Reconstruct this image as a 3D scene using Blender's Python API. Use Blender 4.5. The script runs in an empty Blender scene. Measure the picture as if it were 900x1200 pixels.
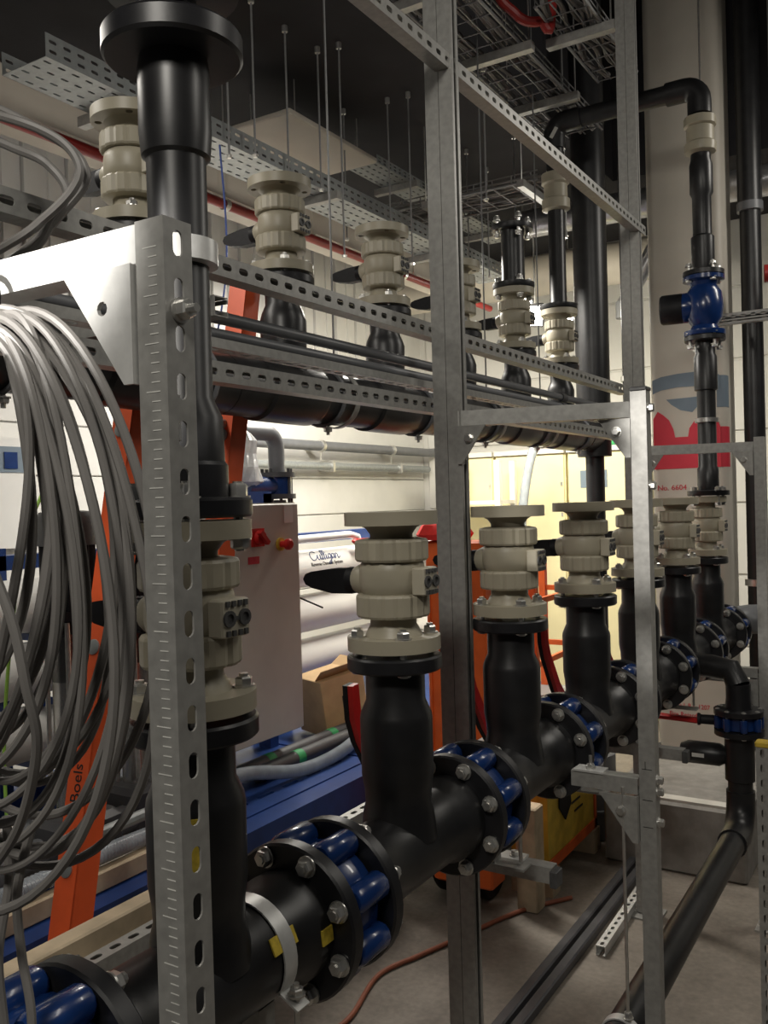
import bpy, bmesh, math, random
from mathutils import Vector, Matrix, Quaternion
from mathutils.geometry import tessellate_polygon
random.seed(7)
PI = math.pi
scene = bpy.context.scene
COL = scene.collection

# ---------------------------------------------------------------- camera, view, world, lights
def make_camera():
    f = 1050.0
    yaw, pitch, roll = math.atan(650/1050), math.atan(-13/1050), 0.028
    r0 = Vector((math.cos(yaw), math.sin(yaw), 0)); fh = Vector((-math.sin(yaw), math.cos(yaw), 0)); z = Vector((0, 0, 1))
    fw = fh*math.cos(pitch) + z*math.sin(pitch)
    u0 = -fh*math.sin(pitch) + z*math.cos(pitch)
    r = r0*math.cos(roll) - u0*math.sin(roll); u = r0*math.sin(roll) + u0*math.cos(roll)
    cam = bpy.data.cameras.new('camera'); ob = bpy.data.objects.new('camera', cam); COL.objects.link(ob)
    m = Matrix((r, u, -fw)).transposed().to_4x4(); m.translation = Vector((0, 0, 1.9)); ob.matrix_world = m
    cam.sensor_fit = 'AUTO'; cam.sensor_width = 36.0; cam.lens = f/1200*36.0; cam.clip_start = 0.05; cam.clip_end = 60
    scene.camera = ob
make_camera()
scene.view_settings.view_transform = 'Standard'; scene.view_settings.look = 'None'
scene.view_settings.exposure = 0.0; scene.view_settings.gamma = 1.0; scene.view_settings.use_curve_mapping = False
w = bpy.data.worlds.new('plant_room'); scene.world = w; w.use_nodes = True
w.node_tree.nodes['Background'].inputs[0].default_value = (0.55, 0.56, 0.6, 1); w.node_tree.nodes['Background'].inputs[1].default_value = 0.02

def area(name, loc, target, size, size_y, watts, col=(1, .95, .86)):
    l = bpy.data.lights.new(name, 'AREA'); l.shape = 'RECTANGLE'; l.size = size; l.size_y = size_y; l.energy = watts; l.color = col
    o = bpy.data.objects.new(name, l); COL.objects.link(o); o.location = loc
    o.rotation_euler = (Vector(target)-Vector(loc)).to_track_quat('-Z', 'Y').to_euler(); return o
def spot(name, loc, target, watts, angle, blend=.5, col=(1, .96, .9), radius=.04):
    l = bpy.data.lights.new(name, 'SPOT'); l.energy = watts; l.spot_size = math.radians(angle); l.spot_blend = blend; l.color = col; l.shadow_soft_size = radius
    o = bpy.data.objects.new(name, l); COL.objects.link(o); o.location = loc
    o.rotation_euler = (Vector(target)-Vector(loc)).to_track_quat('-Z', 'Y').to_euler(); return o
area('skid_lamp', (-2.9, 4.6, 3.3), (-3.3, 4.7, 1.0), .3, 1.6, 100)
area('rear_lamp', (-2.3, 5.7, 3.1), (-2.9, 7.0, 1.6), .8, .3, 50, (1, .93, .74))
area('skid_fill_near', (-2.45, 1.3, 3.3), (-2.5, 1.8, 1.0), .3, 1.2, 12)  # added light over the near skid end, brightens the ladder
area('aisle_fill', (.9, 2.2, 3.9), (-.7, 2.6, .6), .3, 1.6, 18)  # added weak fill for the aisle side, no fitting modelled
area('aisle_fill_rear', (.6, 5.2, 3.9), (-.9, 5.0, 1.4), .3, 1.2, 22)  # added fill that lifts the wrapped column
area('front_fill', (-.1, -1.3, 4.05), (-1.0, 1.0, 1.4), .9, .5, 54)  # added front fill for the corner post, cables and ladder
spot('beam_fill_spot', (-1.25, -.45, 2.6), (-.93, .69, 2.245), 210, 20, .5)  # added narrow spot that burns out the left beam

# ---------------------------------------------------------------- materials
def mat(name, col, rough=.5, metal=0.0, noise=.12, scale=30.0, bump=0.0, spec=.5, emit=None, alpha=None, trans=0.0, coat=0.0):
    m = bpy.data.materials.new(name); m.use_nodes = True
    nt = m.node_tree; b = nt.nodes['Principled BSDF']
    b.inputs['Roughness'].default_value = rough; b.inputs['Metallic'].default_value = metal
    b.inputs['Specular IOR Level'].default_value = spec
    if coat: b.inputs['Coat Weight'].default_value = coat
    tc = nt.nodes.new('ShaderNodeTexCoord'); nz = nt.nodes.new('ShaderNodeTexNoise')
    nz.inputs['Scale'].default_value = scale; nz.inputs['Detail'].default_value = 4
    nt.links.new(tc.outputs['Object'], nz.inputs['Vector'])
    rp = nt.nodes.new('ShaderNodeValToRGB'); nt.links.new(nz.outputs['Fac'], rp.inputs['Fac'])
    lo = [max(0, c*(1-noise)) for c in col]; hi = [min(1, c*(1+noise)) for c in col]
    rp.color_ramp.elements[0].position = .32; rp.color_ramp.elements[1].position = .68
    rp.color_ramp.elements[0].color = (*lo, 1); rp.color_ramp.elements[1].color = (*hi, 1)
    nt.links.new(rp.outputs['Color'], b.inputs['Base Color'])
    if bump:
        bp = nt.nodes.new('ShaderNodeBump'); bp.inputs['Strength'].default_value = bump; bp.inputs['Distance'].default_value = .01
        nt.links.new(nz.outputs['Fac'], bp.inputs['Height']); nt.links.new(bp.outputs['Normal'], b.inputs['Normal'])
    if emit: b.inputs['Emission Color'].default_value = (*col, 1); b.inputs['Emission Strength'].default_value = emit
    if trans: b.inputs['Transmission Weight'].default_value = trans
    return m
def floor_mat():
    m = mat('concrete', (.28, .25, .215), .62, 0, .12, 40, .08)
    nt = m.node_tree; b = nt.nodes['Principled BSDF']; tc = nt.nodes.new('ShaderNodeTexCoord')
    n = nt.nodes.new('ShaderNodeTexNoise'); n.inputs['Scale'].default_value = 1.8; n.inputs['Detail'].default_value = 8; n.inputs['Roughness'].default_value = .7
    nt.links.new(tc.outputs['Object'], n.inputs['Vector'])
    r = nt.nodes.new('ShaderNodeValToRGB'); r.color_ramp.elements[0].position = .35; r.color_ramp.elements[1].position = .7
    r.color_ramp.elements[0].color = (.55, .52, .5, 1); r.color_ramp.elements[1].color = (1.05, 1.03, 1, 1)
    nt.links.new(n.outputs['Fac'], r.inputs['Fac'])
    mx = nt.nodes.new('ShaderNodeMix'); mx.data_type = 'RGBA'; mx.blend_type = 'MULTIPLY'; mx.inputs['Factor'].default_value = 1
    src = b.inputs['Base Color'].links[0].from_socket
    nt.links.new(src, mx.inputs['A']); nt.links.new(r.outputs['Color'], mx.inputs['B']); nt.links.new(mx.outputs['Result'], b.inputs['Base Color'])
    return m
M = dict(
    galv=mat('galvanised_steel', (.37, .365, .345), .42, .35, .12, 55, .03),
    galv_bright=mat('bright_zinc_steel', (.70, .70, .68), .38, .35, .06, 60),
    tray=mat('perforated_tray_zinc', (.33, .35, .35), .4, .4, .1, 40),
    pe=mat('black_polyethylene', (.016, .016, .017), .36, 0, .25, 18, .02),
    flange=mat('black_coated_flange', (.013, .013, .015), .38, 0, .25, 30, .03),
    beige=mat('beige_plastic', (.385, .35, .265), .42, 0, .05, 12),
    module=mat('light_beige_plastic', (.50, .46, .36), .45, 0, .05, 12),
    dgrey=mat('dark_grey_plastic', (.075, .075, .075), .5, 0, .2, 50),
    handle=mat('black_plastic_handle', (.010, .010, .012), .55, 0, .2, 60, .05, .3),
    blue=mat('blue_epoxy', (.008, .034, .145), .25, 0, .12, 20, 0, .5, None, None, 0, .3),
    blue_skid=mat('blue_painted_steel', (.014, .045, .18), .35, 0, .12, 14),
    red=mat('red_lever_paint', (.56, .018, .016), .38, 0, .1, 20),
    orange=mat('orange_fibreglass', (.90, .125, .03), .42, 0, .06, 16),
    orange_m=mat('orange_machine_paint', (.76, .13, .022), .45, 0, .12, 9),
    steel=mat('zinc_bolt_steel', (.66, .65, .62), .3, .85, .1, 60),
    stainless=mat('stainless_steel', (.55, .54, .52), .25, .9, .08, 25),
    cable=mat('grey_cable_sheath', (.20, .19, .18), .5, 0, .1, 8),
    wall=mat('white_wall_panel', (.72, .71, .68), .6, 0, .03, 6),
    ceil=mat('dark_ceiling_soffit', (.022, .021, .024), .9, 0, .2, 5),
    white=mat('white_gelcoat', (.80, .79, .76), .35, 0, .03, 6),
    cabinet=mat('light_grey_enclosure', (.60, .575, .52), .5, 0, .03, 10),
    paleyellow=mat('pale_cream_panel', (.80, .72, .44), .5, 0, .04, 5),
    card=mat('brown_cardboard', (.53, .36, .19), .8, 0, .08, 14),
    wrap=mat('protective_wrap_sheet', (.56, .52, .45), .5, 0, .05, 4),
    plinth=mat('raw_concrete_plinth', (.27, .255, .235), .8, 0, .15, 16, .1),
    lightrim=mat('pale_plastic_edging', (.62, .60, .55), .6, 0, .06, 9),
    wood=mat('pale_timber', (.50, .40, .27), .7, 0, .18, 14, .05),
    wire=mat('dull_wire_steel', (.20, .20, .20), .5, .5, .1, 40),
    rod=mat('dull_threaded_rod', (.30, .30, .30), .5, .4, .1, 40),
    duct=mat('cream_painted_duct', (.62, .57, .49), .55, 0, .05, 5),
    redpipe=mat('red_sprinkler_paint', (.33, .022, .018), .4, 0, .1, 12),
    redcloth=mat('red_cloth', (.78, .035, .028), .8, 0, .12, 20, .2),
    greypipe=mat('grey_pvc_pipe', (.15, .155, .165), .4, 0, .08, 12),
    hose=mat('clear_ribbed_hose', (.50, .55, .60), .25, 0, .1, 20, 0, .5, None, None, .35),
    yellow=mat('yellow_sticker', (.70, .52, .06), .5, 0, .2, 90),
    crate=mat('yellow_crate_paint', (.62, .43, .05), .55, 0, .18, 12),
    ink_red=mat('red_print', (.60, .035, .060), .6, 0, .05, 8),
    ink_blue=mat('faded_blue_print', (.17, .22, .27), .6, 0, .06, 8),
    ink_navy=mat('navy_script_ink', (.03, .05, .16), .5),
    ink_black=mat('black_ink', (.02, .02, .02), .5),
    ink_pale=mat('pale_graduation_ink', (.66, .66, .62), .5),
    green=mat('green_cap', (.02, .30, .09), .5),
    gy=mat('green_yellow_earth_wire', (.34, .62, .10), .45),
    bluewire=mat('blue_wire', (.06, .10, .32), .45),
    cord=mat('brown_red_extension_cord', (.30, .095, .05), .55, 0, .1, 20),
    plastic_film=mat('clear_plastic_film', (.72, .72, .72), .3, 0, .1, 30, .5, .5, None, None, .3),
    lampglass=mat('lamp_diffuser', (1, .97, .9), .4, 0, 0, 5, 0, .5, 30),
    foil=mat('foil_insulation', (.5, .5, .52), .3, .8, .15, 25, .3),
    darkgrey_paint=mat('dark_grey_paint', (.06, .06, .065), .45, 0, .1, 20),
)

# ---------------------------------------------------------------- mesh builder
class MB:
    def __init__(s, off=(0, 0, 0)): s.v = []; s.f = []; s.off = Vector(off)
    def add(s, vs, fs):
        n = len(s.v); s.v += [Vector(v)-s.off for v in vs]; s.f += [[i+n for i in f] for f in fs]; return s
    def box(s, c, size, rot=None):
        c = Vector(c); h = Vector(size)/2
        vs = [Vector((x*h.x, y*h.y, z*h.z)) for x in (-1, 1) for y in (-1, 1) for z in (-1, 1)]
        if rot is not None: vs = [rot @ v for v in vs]
        return s.add([v+c for v in vs], [(0, 1, 3, 2), (4, 6, 7, 5), (0, 4, 5, 1), (2, 3, 7, 6), (0, 2, 6, 4), (1, 5, 7, 3)])
    def bb(s, a, b):
        a = Vector(a); b = Vector(b); return s.box((a+b)/2, [abs(b[i]-a[i]) for i in range(3)])
    def cbox(s, c, size, ch=.004, rot=None):
        # box with chamfered vertical-profile corners in its local XY, plus inset caps
        hx, hy, hz = size[0]/2, size[1]/2, size[2]/2; ch = min(ch, hx*.9, hy*.9, hz*.9); c = Vector(c)
        def ring(k, z): return [Vector((sx*(hx-k-(0 if a else ch)), sy*(hy-k-(ch if a else 0)), z)) for sx, sy, a in ((1,-1,1),(1,1,1),(1,1,0),(-1,1,0),(-1,1,1),(-1,-1,1),(-1,-1,0),(1,-1,0))]
        rs = ring(ch, -hz)+ring(0, -hz+ch)+ring(0, hz-ch)+ring(ch, hz)
        if rot is not None: rs = [rot @ v for v in rs]
        fs = [[k*8+i, k*8+(i+1) % 8, (k+1)*8+(i+1) % 8, (k+1)*8+i] for k in range(3) for i in range(8)]+[list(range(7, -1, -1)), list(range(24, 32))]
        return s.add([v+c for v in rs], fs)
    def lathe(s, prof, o=(0, 0, 0), ax=(0, 0, 1), seg=24, caps=True, wob=None):
        o = Vector(o); q = Vector((0, 0, 1)).rotation_difference(Vector(ax).normalized())
        vs = []; fs = []; n = len(prof)
        for r, z in prof:
            for i in range(seg):
                a = 2*PI*i/seg; k = wob(i) if wob else 1
                vs.append(q @ Vector((r*k*math.cos(a), r*k*math.sin(a), z))+o)
        for j in range(n-1):
            for i in range(seg):
                i2 = (i+1) % seg; fs.append([j*seg+i, j*seg+i2, (j+1)*seg+i2, (j+1)*seg+i])
        if caps: fs.append(list(range(seg-1, -1, -1))); fs.append([(n-1)*seg+i for i in range(seg)])
        return s.add(vs, fs)
    def cyl(s, a, b, r, r2=None, seg=16, ch=0):
        a = Vector(a); b = Vector(b); L = (b-a).length; r2 = r if r2 is None else r2
        p = [(r, 0), (r2, L)] if not ch else [(r-ch, 0), (r, ch), (r2, L-ch), (r2-ch, L)]
        return s.lathe(p, a, b-a, seg)
    def tube(s, pts, r, seg=8, closed=False):
        pts = [Vector(p) for p in pts]; n = len(pts); vs = []; fs = []
        t = [(pts[(i+1) % n]-pts[i-1]) if closed else (pts[min(i+1, n-1)]-pts[max(i-1, 0)]) for i in range(n)]
        t = [x.normalized() for x in t]
        up = Vector((0, 0, 1)) if abs(t[0].z) < .9 else Vector((1, 0, 0))
        nrm = (up - t[0]*up.dot(t[0])).normalized()
        for i in range(n):
            if i: nrm = t[i-1].rotation_difference(t[i]) @ nrm
            b = t[i].cross(nrm); rr = r(i/(n-1)) if callable(r) else r
            for k in range(seg):
                a = 2*PI*k/seg; vs.append(pts[i]+(nrm*math.cos(a)+b*math.sin(a))*rr)
        for i in range(n if closed else n-1):
            j = (i+1) % n
            for k in range(seg):
                k2 = (k+1) % seg; fs.append([i*seg+k, i*seg+k2, j*seg+k2, j*seg+k])
        if not closed: fs.append(list(range(seg-1, -1, -1))); fs.append([(n-1)*seg+k for k in range(seg)])
        return s.add(vs, fs)
    def plate(s, outline, holes, th, mx):
        loops = [[Vector((x, y, 0)) for x, y in lp] for lp in [outline]+list(holes)]
        tris = tessellate_polygon(loops); flat = [p for lp in loops for p in lp]; N = len(flat)
        vs = [mx @ Vector((p.x, p.y, 0)) for p in flat]+[mx @ Vector((p.x, p.y, th)) for p in flat]
        fs = []
        for t in tris:
            a, b, c = (flat[i] for i in t)
            ccw = (b.x-a.x)*(c.y-a.y)-(b.y-a.y)*(c.x-a.x) > 0
            t = list(t) if ccw else list(t)[::-1]
            fs.append(t[::-1]); fs.append([i+N for i in t])
        k = 0
        for li, lp in enumerate(loops):
            n = len(lp); A = sum(lp[i].x*lp[(i+1) % n].y-lp[(i+1) % n].x*lp[i].y for i in range(n))
            flip = (A > 0) != (li == 0)
            for i in range(n):
                a, b = k+i, k+(i+1) % n
                fs.append([b, a, a+N, b+N] if flip else [a, b, b+N, a+N])
            k += n
        return s.add(vs, fs)
    def build(s, name, m, parent=None, smooth=True, ang=35):
        me = bpy.data.meshes.new(name); me.from_pydata([tuple(v) for v in s.v], [], s.f); me.materials.append(M[m] if isinstance(m, str) else m)
        if smooth:
            me.shade_smooth(); me.set_sharp_from_angle(angle=math.radians(ang))
        me.update()
        o = bpy.data.objects.new(name, me); COL.objects.link(o)
        if parent is not None: o.parent = parent
        return o
def split(mb, name, m, parent=None, smooth=True, tol=.0012):
    """link every loose piece of a builder as an object of its own"""
    n = len(mb.v); par = list(range(n))
    def find(i):
        while par[i] != i: par[i] = par[par[i]]; i = par[i]
        return i
    for f in mb.f:
        for i in f[1:]: par[find(i)] = find(f[0])
    isl = {}
    for i in range(n): isl.setdefault(find(i), []).append(i)
    box = [[ids, [min(mb.v[i][k] for i in ids)-tol for k in range(3)], [max(mb.v[i][k] for i in ids)+tol for k in range(3)]] for ids in isl.values()]
    done = False
    while not done:
        done = True
        for a in range(len(box)):
            for b in range(a+1, len(box)):
                A, B = box[a], box[b]
                if all(A[1][k] <= B[2][k] and B[1][k] <= A[2][k] for k in range(3)):
                    box[a] = [A[0]+B[0], [min(A[1][k], B[1][k]) for k in range(3)], [max(A[2][k], B[2][k]) for k in range(3)]]
                    del box[b]; done = False; break
            if not done: break
    out = []
    for ids, _, _ in box:
        ix = {v: k for k, v in enumerate(ids)}; q = MB(); q.v = [mb.v[i] for i in ids]; q.f = [[ix[i] for i in f] for f in mb.f if f[0] in ix]
        out.append(q.build(name, m, parent, smooth))
    return out
def slot(cx, cy, w, h, n=6):
    """rounded slot outline, long axis along y"""
    r = w/2; d = max(0, h/2-r); out = []
    for i in range(n+1): a = PI*i/n; out.append((cx+r*math.cos(a), cy+d+r*math.sin(a)))
    for i in range(n+1): a = PI+PI*i/n; out.append((cx+r*math.cos(a), cy-d+r*math.sin(a)))
    return out
def frame(o, ex, ey, ez):
    m = Matrix((Vector(ex), Vector(ey), Vector(ez))).transposed().to_4x4(); m.translation = Vector(o); return m
def thing(name, label, cat, loc=(0, 0, 0), group=None):
    o = bpy.data.objects.new(name, None); COL.objects.link(o); o.location = loc; o.empty_display_size = .1
    o['label'] = label; o['category'] = cat
    if group: o['group'] = group
    return o
def tag(o, label, cat, group=None, kind=None):
    o['label'] = label; o['category'] = cat
    if group: o['group'] = group
    if kind: o['kind'] = kind
    return o
def part(name, mesh_ob, parent, loc=(0, 0, 0), rot=None):
    o = bpy.data.objects.new(name, mesh_ob.data); COL.objects.link(o); o.parent = parent; o.location = loc
    if rot is not None: o.rotation_euler = rot
    return o
def dup(root, loc, label=None, group=None, skip=()):
    def rec(o, par):
        c = o.copy(); COL.objects.link(c); c.parent = par
        for ch in o.children:
            if ch.name.split('.')[0] not in skip: rec(ch, c)
        return c
    r = rec(root, None); r.location = loc
    if label: r['label'] = label
    if group: r['group'] = group
    return r
def struct(o): o['kind'] = 'structure'; return o
def channel(mb, p0, p1, web, w=.041, d=.041, slots=True, lips=True, th=.0025, pitch=.05, sides=(-1, 1)):
    """C-channel from p0 to p1 (centre line of the web face); web = outward normal of the web; open side is -web"""
    p0 = Vector(p0); p1 = Vector(p1); ax = (p1-p0); L = ax.length; ax.normalize(); web = Vector(web); web = (web-ax*web.dot(ax)).normalized(); sd = ax.cross(web)
    if slots:
        n = max(1, int(round(L/pitch))); pt = L/n
        for i in range(n):
            mb.plate([(-w/2, 0), (w/2, 0), (w/2, pt), (-w/2, pt)], [slot(0, pt/2, .014, .028)], th, frame(p0+ax*pt*i-web*th, sd, ax, web))
    else:
        mb.plate([(-w/2, 0), (w/2, 0), (w/2, L), (-w/2, L)], [], th, frame(p0-web*th, sd, ax, web))
    R = Matrix((sd, ax, web)).transposed()
    c = (p0+p1)/2
    for sg in sides:
        mb.box(c+sd*sg*(w/2-th/2)-web*(d/2+th/2), (th, L, d-th), R)
        if lips: mb.box(c+sd*sg*(w/2-.0055-th)-web*(d-th/2), (.011-th, L, th), R)
    return mb
def text_mesh(txt, size, name, m, mx, parent=None, extrude=.0006, bend=None, shear=0, align='CENTER', sx=1.0):
    cu = bpy.data.curves.new(name, 'FONT'); cu.body = txt; cu.size = size; cu.extrude = extrude; cu.align_x = align; cu.align_y = 'CENTER'; cu.shear = shear; cu.resolution_u = 3
    t = bpy.data.objects.new(name, cu); COL.objects.link(t)
    dg = bpy.context.evaluated_depsgraph_get(); me = bpy.data.meshes.new_from_object(t.evaluated_get(dg))
    bpy.data.objects.remove(t); bpy.data.curves.remove(cu)
    if bend:                                              # cut long faces so that they follow the curve
        bm = bmesh.new(); bm.from_mesh(me)
        for k in range(-14, 15):
            bmesh.ops.bisect_plane(bm, geom=bm.verts[:]+bm.edges[:]+bm.faces[:], plane_co=(0, k*size/14, 0), plane_no=(0, 1, 0))
        bm.to_mesh(me); bm.free()
    for v in me.vertices:
        p = v.co.copy(); p.x *= sx
        if bend: p = bend(p)
        v.co = mx @ p
    me.materials.clear(); me.materials.append(M[m]); me.name = name
    o = bpy.data.objects.new(name, me); COL.objects.link(o)
    if parent: o.parent = parent
    return o
def hexbolt(mb, o, ax, r=.016, h=.013, washer=True):
    o = Vector(o); ax = Vector(ax).normalized()
    if washer: mb.lathe([(r*1.25, 0), (r*1.25, .003)], o, ax, 14)
    mb.lathe([(r, 0), (r, h*.8), (r*.82, h)], o+ax*.003, ax, 6)
    return mb
# ================================================================ the setting
struct(MB().bb((-4.6, -1.5, -.12), (2.4, 8.2, 0)).build('floor', floor_mat(), None, False))
TOP = 5.2                                             # the aisle side is open to a higher dark ceiling
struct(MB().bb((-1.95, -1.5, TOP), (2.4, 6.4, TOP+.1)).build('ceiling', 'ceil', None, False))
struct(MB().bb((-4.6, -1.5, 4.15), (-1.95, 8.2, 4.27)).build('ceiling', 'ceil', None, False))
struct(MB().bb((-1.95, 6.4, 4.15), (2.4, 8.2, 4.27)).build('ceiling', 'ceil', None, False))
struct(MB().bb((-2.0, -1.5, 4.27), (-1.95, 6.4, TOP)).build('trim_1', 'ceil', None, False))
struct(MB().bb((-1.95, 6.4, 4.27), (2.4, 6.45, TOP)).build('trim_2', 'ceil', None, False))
wl = struct(MB().bb((-4.6, -1.5, 0), (-4.43, 8.2, 4.15)).build('wall_left', 'wall', None, False))
wb = struct(MB().bb((-4.43, 7.93, 0), (2.4, 8.2, 4.15)).build('wall_back', 'wall', None, False))
pm = MB().cbox((-4.42, 3.25, 0), (.03, 9.3, .292), .004); po = None
for k in range(9):                                   # horizontal cladding boards, recessed joints
    if po is None: po = pm.build('wall_panel', 'wall', wl); po.location = (0, 0, .15); o = po
    else: o = part('wall_panel', po, wl, (0, 0, .15+.3*k))
rb = None
for k in range(29):                                  # ribbed sheets above the boards
    y = -1.2+.31*k
    if rb is None:
        m = MB(); m.bb((-4.43, -.15, 2.72), (-4.405, .15, 4.15))
        m.bb((-4.405, -.15, 2.72), (-4.385, -.05, 4.15)); m.bb((-4.405, .02, 2.72), (-4.39, .07, 4.15))
        rb = m.build('ribbed_sheet', 'wall', wl, False); rb.location = (0, y, 0)
    else: part('ribbed_sheet', rb, wl, (0, y, 0))
bp = None
for k in range(7):
    if bp is None: bp = MB().cbox((-1.0, 7.92, 0), (6.7, .03, .585), .006).build('wall_panel', 'wall', wb); bp.location = (0, 0, .3)
    else: part('wall_panel', bp, wb, (0, 0, .3+.6*k))

# ================================================================ ball valves
def build_ball_valve(label, group):
    t = thing('ball_valve', label, 'valve', (0, 0, 0), group)
    def flange(z0, z1, name):
        m = MB(); ol = [(.1*math.cos(2*PI*i/40), .1*math.sin(2*PI*i/40)) for i in range(40)]
        hs = [[(.08*math.cos(a)+.0095*math.cos(b), .08*math.sin(a)+.0095*math.sin(b)) for b in [2*PI*j/10 for j in range(10)]] for a in [PI/4+PI/2*k for k in range(4)]]
        hs.append([(.035*math.cos(2*PI*j/20), .035*math.sin(2*PI*j/20)) for j in range(20)])
        m.plate(ol, hs, z1-z0, frame((0, 0, z0), (1, 0, 0), (0, 1, 0), (0, 0, 1)))
        return m.build(name, 'beige', t)
    flange(0, .030, 'lower_flange'); flange(.275, .305, 'upper_flange')
    MB().lathe([(.062, .030), (.056, .045), (.05, .055), (.05, .075), (.04, .075)], seg=28, caps=False).build('lower_neck', 'beige', t)
    MB().lathe([(.04, .24), (.046, .24), (.046, .255), (.055, .268), (.068, .2755)], seg=28, caps=False).build('upper_neck', 'beige', t)
    wob = lambda i: 1.0 if i % 4 else .955
    for z0, z1, s in ((.070, .126, 1), (.193, .246, 1)):
        MB().lathe([(.06, z0), (.076, z0+.003), (.079, z0+.008), (.079, z1-.008), (.076, z1-.003), (.06, z1)], seg=56, wob=wob).build('union_nut', 'beige', t, True, 22)
    m = MB(); m.lathe([(.060, .12), (.068, .128), (.071, .145), (.071, .175), (.068, .190), (.060, .2)], seg=32)
    m.lathe([(.036, 0), (.036, .015), (.030, .028)], (-.062, 0, .152), (-1, 0, 0), 20)
    m.build('body', 'beige', t)
    h = MB()                                             # tapering lever on a side stem
    h.lathe([(.030, 0), (.030, .02), (.024, .024)], (-.088, 0, .150), (-1, 0, 0), 20)
    ol = [(-.095, -.030), (-.15, -.031), (-.205, -.020), (-.222, -.012), (-.228, 0), (-.222, .012), (-.205, .018), (-.15, .026), (-.095, .028)]
    h.plate(ol[::-1], [], .030, frame((0, .015, .150), (1, 0, 0), (0, 0, 1), (0, -1, 0)))
    h.build('handle', 'handle', t)
    mo = MB().cbox((.080, 0, .152), (.030, .064, .060), .003).build('mounting_block', 'module', t)
    g = MB()
    for a in (-.017, .017):
        g.lathe([(.013, 0), (.013, .004), (.008, .004), (.008, .001)], (.095, a, .152), (1, 0, 0), 14)
    for zz in (.129, .175):
        for a in (-.02, -.007, .007, .02): g.box((.0965, a, zz), (.004, .007, .009))
    g.box((.0962, 0, .152), (.003, .010, .006)); g.build('ribbed_end', 'dgrey', mo)
    b0 = None
    for k in range(4):
        a = PI/4+PI/2*k; p = (.08*math.cos(a), .08*math.sin(a), 0)
        if b0 is None:
            m = MB(); m.cyl((0, 0, -.052), (0, 0, .052), .0075, seg=8); hexbolt(m, (0, 0, .030), (0, 0, 1), .0145, .014)
            hexbolt(m, (0, 0, -.036), (0, 0, -1), .0145, .012); b0 = m.build('bolt', 'steel', t); b0.location = p
        else: part('bolt', b0, t, p)
    return t
YS = [1.03+.612*i for i in range(7)]
LZ, UZ, HX, UX = 1.583, 2.62, -1.0, -1.75
low_lab = ['beige ball valve right behind the slotted corner post, black pipe bolted on top',
           'large beige ball valve with open top in front of the orange machine panel',
           'beige ball valve standing just right of the tall double mast',
           'beige ball valve third along the lower row from the corner post, cream cabinets behind it',
           'beige ball valve half hidden behind the front post with square top beam',
           'beige ball valve between front post and the valve under the tall riser',
           'farthest lower beige ball valve, bolted under the riser with blue valve']
up_lab = [None, 'beige ball valve high at left beside the thick black riser',
          'upper beige ball valve just right of the thick black riser',
          'upper beige ball valve midway between the riser and the double mast',
          'upper beige ball valve mostly hidden behind the double mast',
          'upper beige ball valve with a short black flanged stub on top',
          'upper beige ball valve farthest along the header, under the crossing black pipe']
v0 = build_ball_valve(low_lab[0], 'ball valves on the lower header'); v0.location = (HX, YS[0], LZ)
v0.scale = (1, 1, .965)
for i in range(1, 7): dup(v0, (HX, YS[i], LZ), low_lab[i])
for i in range(1, 7): dup(v0, (UX, YS[i], UZ), up_lab[i], 'ball valves on the upper header')

# ================================================================ lower header: tee pieces, butterfly valves
HZ = 1.15
def build_tee(label):
    t = thing('flanged_tee', label, 'pipe fitting', (0, 0, 0), 'tees of the lower header')
    m = MB(); m.lathe([(.098, -.222), (.098, -.185), (.086, -.165), (.085, -.06), (.085, .06), (.086, .165), (.098, .185), (.098, .222)], ax=(0, 1, 0), seg=36)
    m.build('run_pipe', 'pe', t)
    m = MB(); m.lathe([(.083, .03), (.076, .085), (.071, .105), (.073, .135), (.0775, .165), (.078, .285), (.076, .297), (.064, .325), (.0635, .398)], seg=36); m.build('branch_reducer', 'pe', t)
    MB().lathe([(.060, .390), (.098, .390), (.102, .394), (.102, .418), (.098, .422), (.05, .422)], seg=40).build('branch_flange', 'flange', t)
    f0 = MB().lathe([(.09, -.016), (.138, -.016), (.142, -.012), (.142, .012), (.138, .016), (.09, .016)], ax=(0, 1, 0), seg=44).build('run_flange', 'flange', t); f0.location = (0, -.238, 0)
    part('run_flange', f0, t, (0, .238, 0))
    return t
tee_lab = ['black flanged tee behind the corner post, silver strap and yellow stickers on it',
           'black flanged tee carrying the valve in front of the orange panel',
           'black flanged tee under the valve right of the double mast',
           'black flanged tee under the third lower valve from the corner post',
           'black flanged tee partly hidden by the front post',
           'black flanged tee just right of the front post',
           'farthest black flanged tee, next to the grey elbow']
t0 = build_tee(tee_lab[0]); t0.location = (HX, YS[0], HZ); tees = [t0]
for i in range(1, 7): tees.append(dup(t0, (HX, YS[i], HZ), tee_lab[i]))
# stickers of the nearest tee
c = Vector((0, .11, 0)); a = math.radians(25)
MB().box((.0795*math.cos(-.8), .0795*math.sin(-.8), .235), (.003, .022, .10), Matrix.Rotation(-.8, 3, 'Z')).build('yellow_sticker', 'yellow', t0)
MB().box((.087*math.cos(a), .11, .087*math.sin(a)), (.003, .06, .028), Matrix.Rotation(-a, 3, 'Y')).build('yellow_sticker', 'yellow', t0)
MB().box((.0995*math.cos(.1), .203, .0995*math.sin(.1)), (.003, .03, .026), Matrix.Rotation(-.1, 3, 'Y')).build('yellow_sticker', 'yellow', t0)

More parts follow.
